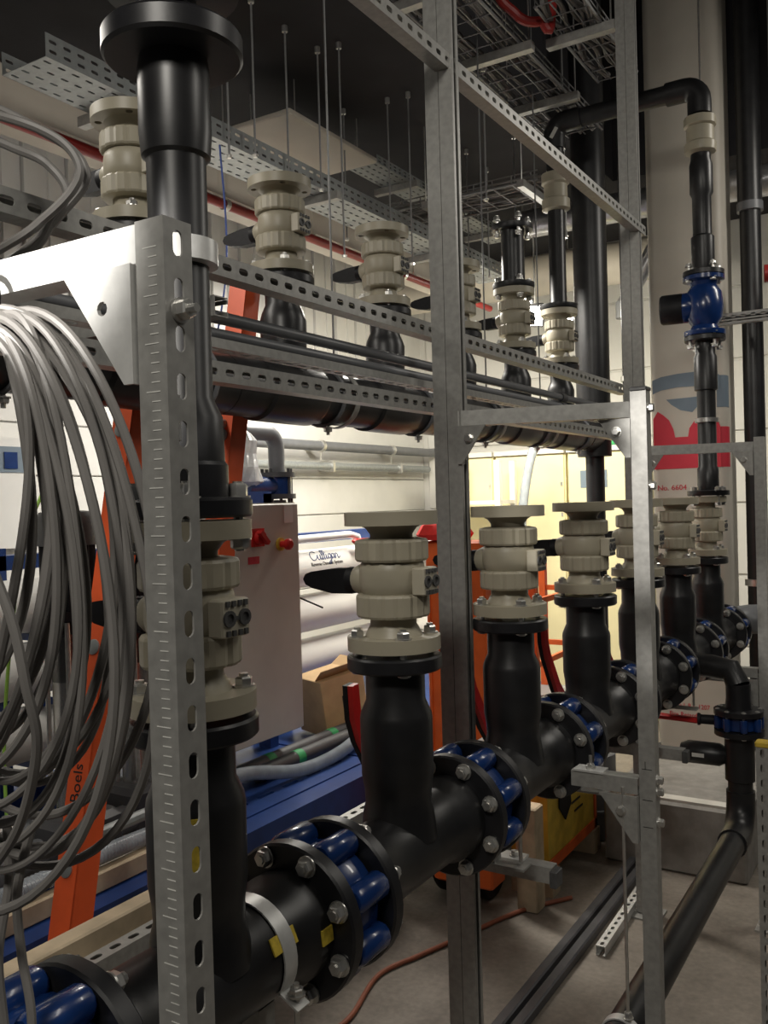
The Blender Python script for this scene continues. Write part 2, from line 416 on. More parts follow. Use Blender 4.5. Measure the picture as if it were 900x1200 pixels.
def build_butterfly(label, lever=True):
    t = thing('butterfly_valve', label, 'valve', (0, 0, 0), 'butterfly valves of the lower header')
    m = MB(); m.lathe([(.092, -.048), (.108, -.046), (.112, -.03), (.112, .03), (.108, .046), (.092, .048)], ax=(0, 1, 0), seg=40)
    for k in range(8):
        a = 2*PI*(k+.5)/8; x, z = .121*math.cos(a), .121*math.sin(a)
        m.lathe([(.021, -.0475), (.026, -.040), (.026, .040), (.021, .0475)], (x, 0, z), (0, 1, 0), 12)
    m.build('lug_body', 'blue', t)
    m = MB(); m.lathe([(.034, .10), (.028, .125), (.026, .165), (.036, .170), (.036, .185)], ax=(-1, 0, 0), seg=18); m.build('neck', 'blue', t)
    MB().lathe([(.010, .18), (.010, .222)], ax=(-1, 0, 0), seg=10).build('stem', 'steel', t)
    if lever:                                             # flat cranked hand lever on the stem at the back
        P = [Vector(p) for p in ((0, .02, -.02), (0, -.05, .05), (0, -.135, .175), (0, -.158, .23), (0, -.165, .31))]
        W = [.022, .019, .017, .016, .014]
        def crank(x0, x1, k):
            m = MB(); vs = []; fs = []
            for i, p in enumerate(P):
                d = (P[min(i+1, 4)]-P[max(i-1, 0)]).normalized(); n = Vector((0, d.z, -d.y))
                for sx, sn in ((x0, -1), (x1, -1), (x1, 1), (x0, 1)): vs.append(Vector((sx, 0, 0))+p+n*sn*W[i]*k)
            for i in range(4):
                for q in range(4): fs.append([i*4+q, i*4+(q+1) % 4, i*4+4+(q+1) % 4, i*4+4+q])
            fs += [[3, 2, 1, 0], [16, 17, 18, 19]]; m.add(vs, fs); return m
        lv = crank(-.212, -.198, 1.0).build('lever', 'red', t, True, 30)
        crank(-.226, -.2121, 1.08).build('grip', 'handle', lv)
    b0 = None
    for k in range(8):
        a = 2*PI*(k+.5)/8; p = (.121*math.cos(a), 0, .121*math.sin(a))
        if b0 is None:
            m = MB(); m.cyl((0, -.105, 0), (0, .112, 0), .0085, seg=8); hexbolt(m, (0, -.085, 0), (0, -1, 0), .0155, .014)
            hexbolt(m, (0, .085, 0), (0, 1, 0), .0155, .016); b0 = m.build('bolt', 'steel', t); b0.location = p
        else: part('bolt', b0, t, p)
    return t
bf_lab = ['blue butterfly valve at the bottom left edge, before the corner post',
          'nearest full blue butterfly valve, lugs showing between two black flanges at the bottom',
          'blue butterfly valve below the double mast, red lever upright beside the second tee branch',
          'blue butterfly valve right of the mast, red lever leaning left across the mast foot',
          'blue butterfly valve left of the front post, red lever rising behind it',
          'blue butterfly valve at the front post, red lever rising behind the post',
          'blue butterfly valve second from the far header end',
          'blue butterfly valve at the far header end by the grey elbow']
BY = [YS[0]-.3065]+[(YS[i]+YS[i+1])/2 for i in range(6)]+[YS[6]+.3065]
b0 = build_butterfly(bf_lab[1]); b0.location = (HX, BY[1], HZ)
for i in (0, 2, 3, 4, 5, 6, 7): dup(b0, (HX, BY[i], HZ), bf_lab[i], None, () if i in (2, 3, 4, 5) else ('lever',))
# incoming pipe before the first valve, flanged
t = thing('flanged_pipe', 'black flanged pipe end at the bottom left corner', 'pipe', (HX, .458, HZ))
MB().lathe([(.085, -1.0), (.085, .14), (.098, .15), (.098, .19)], ax=(0, 1, 0), seg=32).build('pipe_run', 'pe', t)
MB().lathe([(.09, .18), (.138, .18), (.142, .184), (.142, .2), (.138, .203), (.05, .203)], ax=(0, 1, 0), seg=40).build('run_flange', 'flange', t)
# header end: flanged stub, grey coupling and elbow
t = thing('grey_elbow', 'grey plastic elbow closing the far end of the lower header', 'pipe fitting', (HX, YS[6]+.359, HZ))
MB().lathe([(.06, 0), (.138, 0), (.142, .004), (.142, .028), (.138, .032), (.09, .032)], ax=(0, 1, 0), seg=36).build('run_flange', 'flange', t)
MB().lathe([(.085, .03), (.1, .06), (.1, .1), (.085, .105)], ax=(0, 1, 0), seg=28).build('collar', 'pe', t)
m = MB(); pts = [(0, .1, 0), (0, .16, 0)]+[(.13-.13*math.cos(x), .16+.13*math.sin(x), .03*math.sin(x)) for x in (.3, .6, .9, 1.2, 1.57)]+[(.45, .29, .04)]
m.tube(pts, .082, 22); m.build('elbow_pipe', 'greypipe', t)
MB().tube([(.092*math.cos(x), .115, .092*math.sin(x)) for x in [2*PI*k/24 for k in range(24)]], .008, 6, True).build('clamp_ring', 'steel', t)

# steel straps holding the header
def strap(y, label):
    t = thing('pipe_strap', label, 'pipe clamp', (HX, y, HZ), 'pipe straps of the lower header')
    m = MB(); n = 26; vs = []; fs = []
    for i in range(n+1):
        x = math.radians(-35+250*i/n)
        for r, dy in ((.0875, -.016), (.0875, .016), (.0905, .016), (.0905, -.016)): vs.append((r*math.cos(x), dy, r*math.sin(x)))
    for i in range(n):
        for k in range(4): fs.append([i*4+k, i*4+(k+1) % 4, i*4+4+(k+1) % 4, i*4+4+k])
    fs += [[3, 2, 1, 0], [n*4, n*4+1, n*4+2, n*4+3]]; m.add(vs, fs)
    m.box((.092, 0, -.056), (.045, .032, .004), Matrix.Rotation(.5, 3, 'Y')); m.build('band', 'galv_bright', t)
    b = MB(); b.cyl((.098, 0, -.16), (.098, 0, -.03), .005, seg=8); hexbolt(b, (.098, 0, -.05), (0, 0, 1), .012, .01); b.build('stud', 'steel', t)
    m = MB(); m.box((0, 0, -.13), (.07, .04, .09)); m.box((.05, 0, -.172), (.13, .05, .006)); m.build('saddle', 'galv', t)
for y, l in ((1.145, 'silver strap around the nearest tee, beside the yellow sticker'), (2.06, 'silver strap after the butterfly valve below the double mast'),
             (2.70, 'silver strap on the header above the yellow crate'), (3.30, 'silver strap on the header just left of the front post'),
             (3.92, 'silver strap on the header just right of the front post'), (4.58, 'silver strap nearest the far end of the lower header')): strap(y, l)

# ================================================================ upper header
def build_upper(label):
    t = thing('header_tee', label, 'pipe fitting', (0, 0, 0), 'tees of the upper header')
    MB().lathe([(.088, -.305), (.088, -.16), (.097, -.15), (.098, -.02), (.098, .11), (.094, .125), (.088, .135), (.088, .304)], ax=(0, 1, 0), seg=30).build('run_pipe', 'pe', t)
    MB().lathe([(.078, .04), (.070, .11), (.072, .14), (.074, .225), (.066, .25), (.055, .275), (.055, .34)], seg=28).build('branch_reducer', 'pe', t)
    MB().lathe([(.05, .333), (.098, .333), (.102, .337), (.102, .358), (.098, .362), (.05, .362)], seg=36).build('branch_flange', 'flange', t)
    MB().tube([(.093*math.cos(x), .2, .093*math.sin(x)) for x in [2*PI*k/24 for k in range(24)]], .007, 6, True).build('clamp_ring', 'greypipe', t)
    m = MB(); m.cyl((.02, .2, .09), (.02, .2, .125), .006, seg=8); hexbolt(m, (.02, .2, .1), (0, 0, 1), .014, .012); m.cyl((.02, .2, -.125), (.02, .2, -.09), .006, seg=8); hexbolt(m, (.02, .2, -.1), (0, 0, -1), .014, .012); split(m, 'clamp_bolt', 'steel', t)
    return t
UHZ = UZ-.37
ul = ['black header tee at the left edge behind the cable coil', 'black header tee under the high left valve beside the riser', 'black header tee just right of the corner post', 'black header tee midway between corner post and mast',
      'black header tee behind the double mast', 'black header tee right of the double mast under the flanged stub', 'last black header tee before the thick riser']
u0 = build_upper(ul[0]); u0.location = (UX, YS[0], UHZ)
for i in range(1, 7): dup(u0, (UX, YS[i], UHZ), ul[i])
t = thing('riser_pipe', 'thick black vertical pipe rising from the end of the upper header', 'pipe', (UX, 5.25, UHZ))
m = MB(); m.lathe([(.1, -.12), (.1, TOP-UHZ)], seg=30); m.build('riser', 'pe', t)
MB().lathe([(.088, -.23), (.088, .06)], (0, 0, 0), (0, 1, 0), 24).build('end_stub', 'pe', t)
MB().lathe([(.055, -2.25), (.055, -.12)], seg=22).build('drop_leg', 'pe', t)
t = thing('vertical_pipe', 'slim black vertical pipe between the far mast and the wrapped column', 'pipe', (-1.62, 5.55, .35))
MB().lathe([(.040, 0), (.040, TOP-.35)], seg=18).build('pipe_run', 'pe', t)
m = MB()
for z in (1.95, 2.25): m.cyl((.0, 0, z), (0, 0, z+.03), .05, seg=16)
split(m, 'pipe_clip', 'steel', t)

# risers above valves
Z0 = LZ+.2945
t = thing('riser_pipe', 'thick black riser with two wide flanges at the top left', 'pipe', (HX, YS[0], Z0))
MB().lathe([(.04, .004), (.098, .004), (.102, .008), (.102, .030), (.098, .034), (.066, .036), (.066, .085), (.055, .10)], seg=36).build('lower_flange', 'flange', t)
MB().lathe([(.062, .08), (.060, .16), (.046, .19), (.046, .56), (.053, .565), (.056, .60), (.055, .70), (.048, .745)], seg=30).build('pipe_run', 'pe', t)
MB().lathe([(.046, .715), (.103, .715), (.108, .72), (.108, .748), (.104, .753), (.040, .755), (.038, .81), (.06, .815), (.104, .82), (.107, .84), (.10, .86), (.05, .862)], seg=40).build('upper_flange', 'flange', t)
MB().lathe([(.048, .86), (.048, TOP-Z0)], seg=26).build('pipe_top', 'pe', t)
bb = None
for k in range(4):
    a = PI/4+PI/2*k; p = (.08*math.cos(a), .08*math.sin(a), 0)
    if bb is None:
        m = MB(); m.cyl((0, 0, -.05), (0, 0, .06), .0085, seg=8); hexbolt(m, (0, 0, .034), (0, 0, 1), .016, .02); hexbolt(m, (0, 0, -.03), (0, 0, -1), .015, .014); bb = m.build('bolt', 'steel', t); bb.location = p
    else: part('bolt', bb, t, p)
MB().lathe([(.047, .395), (.06, .397), (.06, .432), (.047, .434)], seg=26).build('pipe_clamp', 'galv_bright', t)

RX, RY = -.985, YS[6]
t = thing('riser_pipe', 'slim black riser in front of the wrapped column, blue valve in it', 'pipe', (RX, RY, Z0))
MB().lathe([(.04, .004), (.1, .004), (.102, .008), (.102, .028), (.05, .032)], seg=30).build('lower_flange', 'flange', t)
MB().lathe([(.050, .03), (.052, .05), (.052, .14), (.045, .15), (.045, .53), (.056, .535), (.056, .70), (.048, .715), (.048, .78)], seg=24).build('lower_pipe', 'pe', t)
MB().lathe([(.04, .778), (.096, .778), (.1, .782), (.1, .802), (.04, .804)], seg=30).build('valve_flange', 'flange', t)
MB().lathe([(.04, 1.106), (.1, 1.106), (.1, 1.128), (.05, 1.132)], seg=30).build('valve_flange', 'flange', t)
MB().lathe([(.05, 1.13), (.056, 1.16), (.056, 1.30), (.046, 1.31), (.046, 1.50), (.056, 1.52), (.056, 1.66), (.048, 1.69), (.048, 1.72)], seg=24).build('upper_pipe', 'pe', t)
MB().lathe([(.047, .37), (.058, .372), (.058, .392), (.047, .394)], seg=20).build('pipe_clip', 'steel', t)
b_ = None
for zz in (0.0, .785, 1.117):
    for k in range(4):
        a = PI/4+PI/2*k; p = (.082*math.cos(a), .082*math.sin(a), zz)
        if b_ is None: m = MB(); m.cyl((0, 0, -.045), (0, 0, .05), .008, seg=8); hexbolt(m, (0, 0, .03), (0, 0, 1), .015, .014); hexbolt(m, (0, 0, -.03), (0, 0, -1), .015, .014); b_ = m.build('bolt', 'steel', t); b_.location = p
        else: part('bolt', b_, t, p)
t = thing('check_valve', 'blue flanged valve with black side cap in the riser before the column', 'valve', (RX, RY, Z0+.806))
MB().lathe([(.04, 0), (.098, 0), (.1, .004), (.1, .024), (.07, .032), (.062, .05), (.085, .085), (.092, .15), (.085, .215), (.062, .25), (.07, .268), (.1, .276), (.1, .296), (.04, .298)], seg=30).build('body', 'blue', t)
MB().lathe([(.07, .05), (.076, .06), (.076, .1), (.06, .1)], (0, 0, .15), (-1, -.12, 0), 24).build('side_neck', 'blue', t)
MB().lathe([(.072, .1), (.075, .105), (.075, .2), (.068, .21)], (0, 0, .15), (-1, -.12, 0), 24).build('side_cap', 'handle', t)
m = MB()
for k in range(6):
    a = 2*PI*k/6; d = Vector((-.993, -.119, 0)); e = Vector((.119, -.993, 0)); hexbolt(m, Vector((0, 0, .15))+d*.1+e*.066*math.cos(a)+Vector((0, 0, .066*math.sin(a))), d, .008, .008, False)
split(m, 'cap_screw', 'steel', t)
t = thing('union_valve', 'small beige union valve below the black elbow before the column', 'valve', (RX, RY, Z0+1.715))
MB().lathe([(.05, 0), (.075, .01), (.078, .03), (.078, .05), (.06, .06)], seg=28, wob=lambda i: 1 if i % 4 else .96).build('union_nut', 'beige', t)
MB().lathe([(.055, .05), (.066, .06), (.066, .13), (.055, .14)], seg=28).build('body', 'beige', t)
MB().lathe([(.06, .13), (.078, .14), (.078, .18), (.05, .19)], seg=28, wob=lambda i: 1 if i % 4 else .96).build('union_nut', 'beige', t)
FX, FY = UX, YS[6]
t = thing('crossing_pipe', 'black pipe crossing high overhead from the far upper valve to the column riser', 'pipe', (RX, RY, 3.80))
def arc(c, r, a0, a1, ux, uz, n=6): return [Vector(c)+Vector(ux)*r*math.cos(a0+(a1-a0)*i/n)+Vector(uz)*r*math.sin(a0+(a1-a0)*i/n) for i in range(n+1)]
w_ = FX-RX
pts = [Vector((0, 0, -.01))]+arc((-.07, 0, .06), .07, 0, PI/2, (1, 0, 0), (0, 0, 1))+arc((w_+.07, 0, .06), .07, PI/2, PI, (1, 0, 0), (0, 0, 1))+[Vector((w_, 0, -.12))]
MB().tube(pts, .048, 20).build('pipe_run', 'pe', t)
for ct in (0, 1):
    m = MB(); x0 = 0 if not ct else w_; s = -1 if not ct else 1
    m.tube([Vector((x0, 0, -.01))]+arc((x0+s*.07, 0, .06), .07, 0 if not ct else PI, PI/2, (1, 0, 0), (0, 0, 1))+[Vector((x0+s*.16, 0, .13))], .058, 20); m.build('elbow', 'pe', t)
MB().box((w_+.02, -.061, .06), (.02, .004, .06), Matrix.Rotation(.6, 3, 'Y')).build('pale_sticker', 'ink_pale', t)
t = thing('riser_pipe', 'black riser from the farthest upper valve to the crossing pipe', 'pipe', (FX, FY, UZ+.2945))
MB().lathe([(.04, .004), (.1, .004), (.102, .008), (.102, .028), (.05, .032), (.046, .05), (.046, .54)], seg=28).build('pipe_run', 'pe', t)
MB().lathe([(.05, .54), (.076, .55), (.076, .60), (.064, .61), (.064, .68), (.076, .69), (.076, .74), (.05, .75)], seg=28).build('beige_union', 'beige', t)
MB().lathe([(.047, .75), (.047, .79)], seg=20).build('pipe_stub', 'pe', t)
t = thing('flanged_stub', 'short black pipe stub with open flange on an upper valve right of the mast', 'pipe', (UX, YS[5], UZ+.2945))
MB().lathe([(.04, .004), (.1, .004), (.102, .008), (.102, .028), (.056, .034), (.055, .08), (.055, .26), (.06, .29)], seg=28).build('pipe_run', 'pe', t)
MB().lathe([(.05, .285), (.1, .285), (.102, .29), (.102, .31), (.03, .312)], seg=28).build('upper_flange', 'flange', t)
for k in range(4):
    a = PI/4+PI/2*k; part('bolt', bb, t, (.08*math.cos(a), .08*math.sin(a), -.003)); part('bolt', bb, t, (.08*math.cos(a), .08*math.sin(a), .297))
t = thing('vertical_pipe', 'black vertical pipe right of the wrapped column with a grey clamp', 'pipe', (-.925, 5.73, .35))
MB().lathe([(.06, 0), (.06, 3.25)], seg=22).build('pipe_run', 'pe', t)
MB().lathe([(.07, 3.25), (.07, TOP-.35)], seg=22).build('upper_pipe', 'pe', t)
MB().lathe([(.06, 3.21), (.075, 3.212), (.075, 3.262), (.06, 3.264)], seg=22).build('grey_clamp', 'greypipe', t)
MB().lathe([(.06, .98), (.075, .982), (.075, 1.02), (.06, 1.022)], seg=22).build('pale_clamp', 'steel', t)

# ================================================================ strut frame
def post(name, p, z0, z1, web, label, double=False, slots=False, cat='post', sides=(-1, 1)):
    t = thing(name, label, cat, (p[0], p[1], z0))
    L = z1-z0
    if double:
        a = MB(); channel(a, (-.0008, 0, .012), (-.0008, 0, L), (1, 0, 0), slots=slots); ao = a.build('strut_channel', 'galv', t, False)
        a2 = MB(); channel(a2, (.0008, 0, .012), (.0008, 0, L), (-1, 0, 0), slots=slots); a2.build('strut_channel', 'galv', t, False)
    else:
        a = MB(); wv = Vector(web); channel(a, wv*.0205+Vector((0, 0, .008)), wv*.0205+Vector((0, 0, L)), web, slots=slots, sides=sides); a.build('strut_channel', 'galv', t, False)
    b = MB()
    s = .07 if double else .055
    b.plate([(-s, -s), (s, -s), (s, s), (-s, s)], [slot(-s*.7, 0, .012, .012), slot(s*.7, 0, .012, .012)], .008, frame((0, 0, 0), (1, 0, 0), (0, 1, 0), (0, 0, 1)))
    b.build('base_plate', 'galv', t, False)
    bt = MB()
    for sx in (-1, 1): bt.cyl((sx*s*.7, 0, -.0), (sx*s*.7, 0, .03), .005, seg=8); hexbolt(bt, (sx*s*.7, 0, .008), (0, 0, 1), .011, .01)
    split(bt, 'anchor_bolt', 'steel', t)
    return t
P0 = (-.692, .69)
CORNER_SIDES = (-1,)
corner = post('slotted_post', P0, 0, 2.20, (1, 0, 0), 'galvanised slotted corner post close to the camera with ruler marks', False, True, 'post', CORNER_SIDES)
m = MB()                                              # printed graduation marks on its blank side
for k in range(1, 216):
    big = k % 5 == 0; wd = .020 if big else .012
    m.box((.004-(.004 if big else 0), -.0208, .02+.01*k), (wd, .0004, .0011))
g = m.build('graduation_marks', 'ink_pale', corner, False); g['kind'] = 'stuff'
m = MB(); hexbolt(m, (.021, 0, 2.105), (1, 0, 0), .011, .012); m.cyl((.02, 0, 2.105), (.045, 0, 2.105), .005, seg=8); m.build('bolt', 'steel', corner)
MB().cbox((.001, 0, 1.995), (.006, .030, .05), .001).build('square_nut_plate', 'galv_bright', corner)
PR = (-.65, 2.32)
front = post('front_post', PR, 0, 2.165, (0, -1, 0), 'plain grey front post with end cap, carrying the square top beam')
MB().cbox((0, 0, 2.169), (.046, .046, .012), .003).build('end_cap', 'dgrey', front)
m = MB()
for z in (1.19, 1.11, 1.04): m.box((.0, -.0212, z), (.026, .0004, .0016))
m.box((-.004, -.0212, 1.20), (.0016, .0004, .02)); split(m, 'pen_mark', 'ink_black', front, False)
m = MB()
for z in (1.16, 1.13, 1.05, 2.12, 1.92): hexbolt(m, (.0205, 0, z), (1, 0, 0), .011, .012)
split(m, 'bolt', 'steel', front)
P3 = (-.65, 4.13)
far_post = post('front_post', P3, 0, 2.13, (0, -1, 0), 'grey front post at the right edge, bolted base plate on the floor')
MM = (-1.138, 2.2); M3 = (-1.15, 4.02)
post('double_mast', MM, 0, TOP, None, 'tall double strut mast in the picture middle, floor to ceiling', True, cat='mast')
post('double_mast', M3, 0, TOP, None, 'tall double strut mast between the thick riser and the wrapped column', True, cat='mast')

def beam(p0, p1, web, label, slots=False, d=.041, name='strut_beam', matn='galv', group=None):
    p0 = Vector(p0); t = thing(name, label, 'strut rail', p0, group)
    m = MB(); channel(m, Vector((0, 0, 0)), Vector(p1)-p0, web, slots=slots, d=d); m.build('strut_channel', matn, t, False); return t
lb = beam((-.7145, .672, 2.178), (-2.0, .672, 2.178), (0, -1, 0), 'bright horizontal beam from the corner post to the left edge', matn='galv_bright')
def gus(parent, c, sx, mt, size=.105):                   # triangular corner plate in the XZ plane; c = inner top corner
    o = Vector(parent.location)
    m = MB(off=o); hole = [(c[0]+sx*size*.42+.008*math.cos(2*PI*i/10), c[2]-size*.40+.008*math.sin(2*PI*i/10)) for i in range(10)]
    ol = [(c[0], c[2]), (c[0]+sx*size, c[2]), (c[0]+sx*size*.78, c[2]-.0), (c[0]+sx*.012, c[2]-size*1.15), (c[0], c[2]-size*1.15)]
    ol = [(c[0], c[2]), (c[0]+sx*size, c[2]), (c[0]+sx*.014, c[2]-size*1.2), (c[0], c[2]-size*1.2)]
    m.plate(ol if sx < 0 else ol[::-1], [hole], .005, frame((0, c[1], 0), (1, 0, 0), (0, 0, 1), (0, -1, 0)))
    m.bb((c[0], c[1], c[2]-size*1.2), (c[0]+sx*.005, c[1]+.036, c[2]))
    m.build('gusset_plate', mt, parent, False)
    b = MB(off=o); hexbolt(b, (c[0]+sx*size*.42, c[1]-.005, c[2]-size*.40), (0, -1, 0), .011, .01) if mt == 'galv' else None
    if b.v: b.build('gusset_bolt', 'steel', parent)
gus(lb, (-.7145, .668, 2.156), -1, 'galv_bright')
bm = beam((-1.105, 2.20-.0215, 2.118), (-.672, 2.32-.02, 2.118), (0, -1, 0), 'square grey beam from the double mast to the front post')
gus(bm, (-1.105, 2.176, 2.096), 1, 'galv', .085); gus(bm, (-.672, 2.305, 2.096), -1, 'galv', .085)
b3 = beam((-1.105, 4.0, 2.09), (-.672, 4.115, 2.09), (0, -1, 0), 'square grey beam crossing in front of the red column print')
gus(b3, (-1.105, 3.99, 2.068), 1, 'galv', .085); gus(b3, (-.672, 4.10, 2.068), -1, 'galv', .085)
beam((-1.205, -.2, 2.377), (-1.205, 4.1, 2.377), (1, 0, 0), 'long slotted rail running behind the mast below the upper valves', True)
beam((-1.205, -.2, 2.165), (-1.205, 4.1, 2.165), (1, 0, 0), 'long slotted rail running in front of the upper black header', True)
beam((-1.105, 1.3, 3.085), (-1.105, 4.1, 3.085), (1, 0, 0), 'high slotted rail sloping across the dark ceiling between the masts', True)
for z, x, l in ((2.292, -1.27, 'upper dark conduit running between the two slotted rails'), (2.255, -1.27, 'lower dark conduit running between the two slotted rails')):
    t = thing('conduit', l, 'pipe', (x, .5, z)); MB().cyl((0, 0, 0), (0, 3.55, 0), .014, seg=12).build('pipe_run', 'greypipe', t)
    m = MB()
    for y in (1.95, 2.9): m.cyl((0, y, 0), (0, y+.05, 0), .018, seg=12)
    split(m, 'coupler', 'darkgrey_paint', t)
beam((-1.25, .2, 2.218), (-1.25, 4.05, 2.218), (0, 0, -1), 'thin bright rail under the two dark conduits', True, .02)
beam((-1.105, -.3, .97), (-1.105, 4.9, .97), (1, 0, 0), 'grey rail beneath the lower header on the aisle side', False)
beam((-1.48, -.3, .985), (-1.48, 4.9, .985), (0, 0, 1), 'slotted rail behind the lower header beside the skid', True)
t = beam((-1.52, 2.155, .925), (-.86, 2.155, .925), (0, -1, 0), 'short cantilever arm at the foot of the double mast'); 
MB().cbox((.672, .0, 0), (.02, .043, .043), .002).build('end_cap', 'dgrey', t)
m = MB(); m.box((.50, .02, .0245), (.16, .05, .006)); m.build('fixing_plate', 'galv_bright', t)
m = MB(); m.cyl((.47, .02, .02), (.47, .02, .13), .009, seg=10); hexbolt(m, (.47, .02, .028), (0, 0, 1), .016, .014); hexbolt(m, (.55, .02, .028), (0, 0, 1), .011, .01); split(m, 'stud', 'steel', t)
t = beam((-1.52, 3.38, .925), (-.82, 3.38, .925), (0, -1, 0), 'cantilever arm under the header seen right of the front post')
MB().cbox((.71, .0, 0), (.02, .043, .043), .002).build('end_cap', 'dgrey', t)
for (py, z, l) in ((2.30, 1.165, 'short arm with white plate bolted to the front post below the header'), (4.105, 1.135, 'short arm bolted to the right edge post below the header')):
    t = beam((-.672, py-.012, z-.02), (-.85, py-.012, z-.02), (0, -1, 0), l)
    gus(t, (-.672, py-.014, z-.045), -1, 'galv', .10)
    MB().box((-.13, .02, .0235), (.08, .05, .005)).build('white_plate', 'galv_bright', t, False)
    m = MB(); hexbolt(m, (-.13, .02, .026), (0, 0, 1), .011, .01); m.cyl((-.13, .02, .02), (-.13, .02, .06), .005, seg=8); split(m, 'stud', 'steel', t)
t = thing('slotted_post', 'short slotted strut with yellow cap at the right edge', 'post', (-.497, 3.1, 0))
m = MB(); channel(m, (0, -.02, 0), (0, -.02, 1.075), (0, -1, 0), slots=True); m.build('strut_channel', 'galv', t, False)
MB().cbox((0, 0, 1.078), (.046, .046, .02), .004).build('yellow_cap', 'crate', t)

# hung pipe along the floor
PX = -.73
t = thing('drop_pipe', 'black pipe dropping from the header then running low toward the camera', 'pipe', (PX, 3.97, .48))
m = MB(); m.tube([(0, -2.2, 0), (0, -1.2, 0), (0, -.12, 0)]+[Vector((0, -.12+.12*math.sin(x), .12-.12*math.cos(x))) for x in (.3, .6, .9, 1.2, 1.57)]+[(0, 0, .38), (0, 0, .39)], .050, 20); m.build('pipe_run', 'pe', t)
m = MB(); m.tube([(0, -.2, 0), (0, -.12, 0)]+[Vector((0, -.12+.12*math.sin(x), .12-.12*math.cos(x))) for x in (.3, .6, .9, 1.2, 1.57)]+[(0, 0, .16)], .058, 20)
m.lathe([(.05, .2), (.06, .205), (.06, .39), (.05, .40)], seg=22); m.build('elbow', 'pe', t)
m = MB(); m.lathe([(.052, .385), (.052, .395), (.1, .397), (.1, .418), (.05, .42)], seg=28); m.build('lower_flange', 'flange', t)
m = MB(); m.lathe([(.05, .480), (.1, .482), (.1, .503), (.055, .507), (.05, .55), (.05, .61)], seg=28); m.build('upper_flange', 'flange', t)
m = MB(); m.tube([(0, 0, .60), (-.03, .02, .66), (-.12, .04, .67), (-.2, .05, .67)], .05, 18); m.build('side_branch', 'pe', t)
m = MB(); m.lathe([(.03, 0), (.048, .03), (.048, .16), (.035, .19)], (-.05, 0, .30), (-1, 0, 0), 20); m.build('side_union', 'pe', t)
MB().box((-.16, -.0485, .30), (.05, .003, .016)).build('pale_sticker', 'ink_pale', t)
t2 = thing('butterfly_valve', 'small dark blue butterfly valve lying flat in the drop pipe', 'valve', (PX, 3.97, .90))
m = MB(); m.lathe([(.06, .002), (.075, .004), (.075, .054), (.06, .058)], seg=26)
for k in range(8):
    a = 2*PI*(k+.5)/8; m.lathe([(.014, .003), (.016, .008), (.016, .05), (.014, .056)], (.085*math.cos(a), .085*math.sin(a), 0), (0, 0, 1), 10)
m.build('lug_body', 'blue', t2)
MB().lathe([(.022, .06), (.02, .15), (.026, .155), (.026, .165)], (0, 0, .03), (-1, -.15, 0), 14).build('neck', 'handle', t2)
MB().cbox((-.25, -.035, .028), (.19, .035, .022), .006, Matrix.Rotation(.12, 3, 'Z') @ Matrix.Rotation(.06, 3, 'Y')).build('lever', 'red', t2)
bs = None
for k in range(8):
    a = 2*PI*(k+.5)/8; p = (.085*math.cos(a), .085*math.sin(a), .029)
    if bs is None: m = MB(); m.cyl((0, 0, -.055), (0, 0, .06), .006, seg=8); hexbolt(m, (0, 0, .045), (0, 0, 1), .011, .01); hexbolt(m, (0, 0, -.045), (0, 0, -1), .011, .01); bs = m.build('bolt', 'steel', t2); bs.location = p
    else: part('bolt', bs, t2, p)
t = thing('pipe_hanger', 'threaded rod and ring clamp holding the low black pipe below the front post arm', 'pipe clamp', (-.72, 2.285, .48))
MB().cyl((.01, 0, .06), (.01, 0, .66), .0045, seg=8).build('threaded_rod', 'steel', t)
m = MB(); n = 28; vs = []; fs = []
for i in range(n):
    x = 2*PI*i/n
    for r, dy in ((.051, -.014), (.051, .014), (.055, .014), (.055, -.014)): vs.append((-.01+r*math.cos(x), dy, r*math.sin(x)))
for i in range(n):
    for k in range(4): fs.append([i*4+k, i*4+(k+1) % 4, ((i+1) % n)*4+(k+1) % 4, ((i+1) % n)*4+k])
m.add(vs, fs); m.box((.055, 0, .0), (.02, .028, .008)); m.build('ring_clamp', 'galv_bright', t)
m = MB(); hexbolt(m, (.01, 0, .055), (0, 0, 1), .011, .014); m.build('nut', 'steel', t)
def spline(pts, n=10):
    P = [Vector(p) for p in pts]; out = []
    for i in range(len(P)-1):
        a = P[max(i-1, 0)]; b = P[i]; c = P[i+1]; d = P[min(i+2, len(P)-1)]
        for k in range(n):
            s = k/n; out.append(.5*((2*b)+(c-a)*s+(2*a-5*b+4*c-d)*s*s+(3*b-a-3*c+d)*s**3))
    out.append(P[-1]); return out
# ================================================================ wrapped column on a concrete plinth
t = thing('concrete_plinth', 'low concrete plinth under the wrapped column, pale edging on top', 'plinth', (-1.16, 5.2, 0))
MB().cbox((0, .04, .174), (.70, 1.42, .348), .012).build('block', 'plinth', t)
MB(off=(-1.16, 5.2, 0)).bb((-1.49, 4.55, .346), (-.84, 4.62, .362)).build('edging', 'lightrim', t, False)
CX0, CX1, CYF, CYB = -1.50, -1.055, 5.56, 5.88
t = thing('wrapped_column', 'pale sheet wrapped column with red and blue print at the right', 'column', ((CX0+CX1)/2, 5.7, .348))
o_ = Vector(t.location); m = MB(off=o_)
def rrect(x0, y0, x1, y1, r, n=6):
    out = []
    for cx, cy, a0 in ((x1-r, y0+r, -PI/2), (x1-r, y1-r, 0), (x0+r, y1-r, PI/2), (x0+r, y0+r, PI)):
        for i in range(n+1): out.append((cx+r*math.cos(a0+PI/2*i/n), cy+r*math.sin(a0+PI/2*i/n)))
    return out
m.plate(rrect(CX0, CYF, CX1, CYB, .05), [], TOP-.348, frame((0, 0, .348), (1, 0, 0), (0, 1, 0), (0, 0, 1)))
m.build('wrap_sheet', 'wrap', t, True, 50)
S = .00139
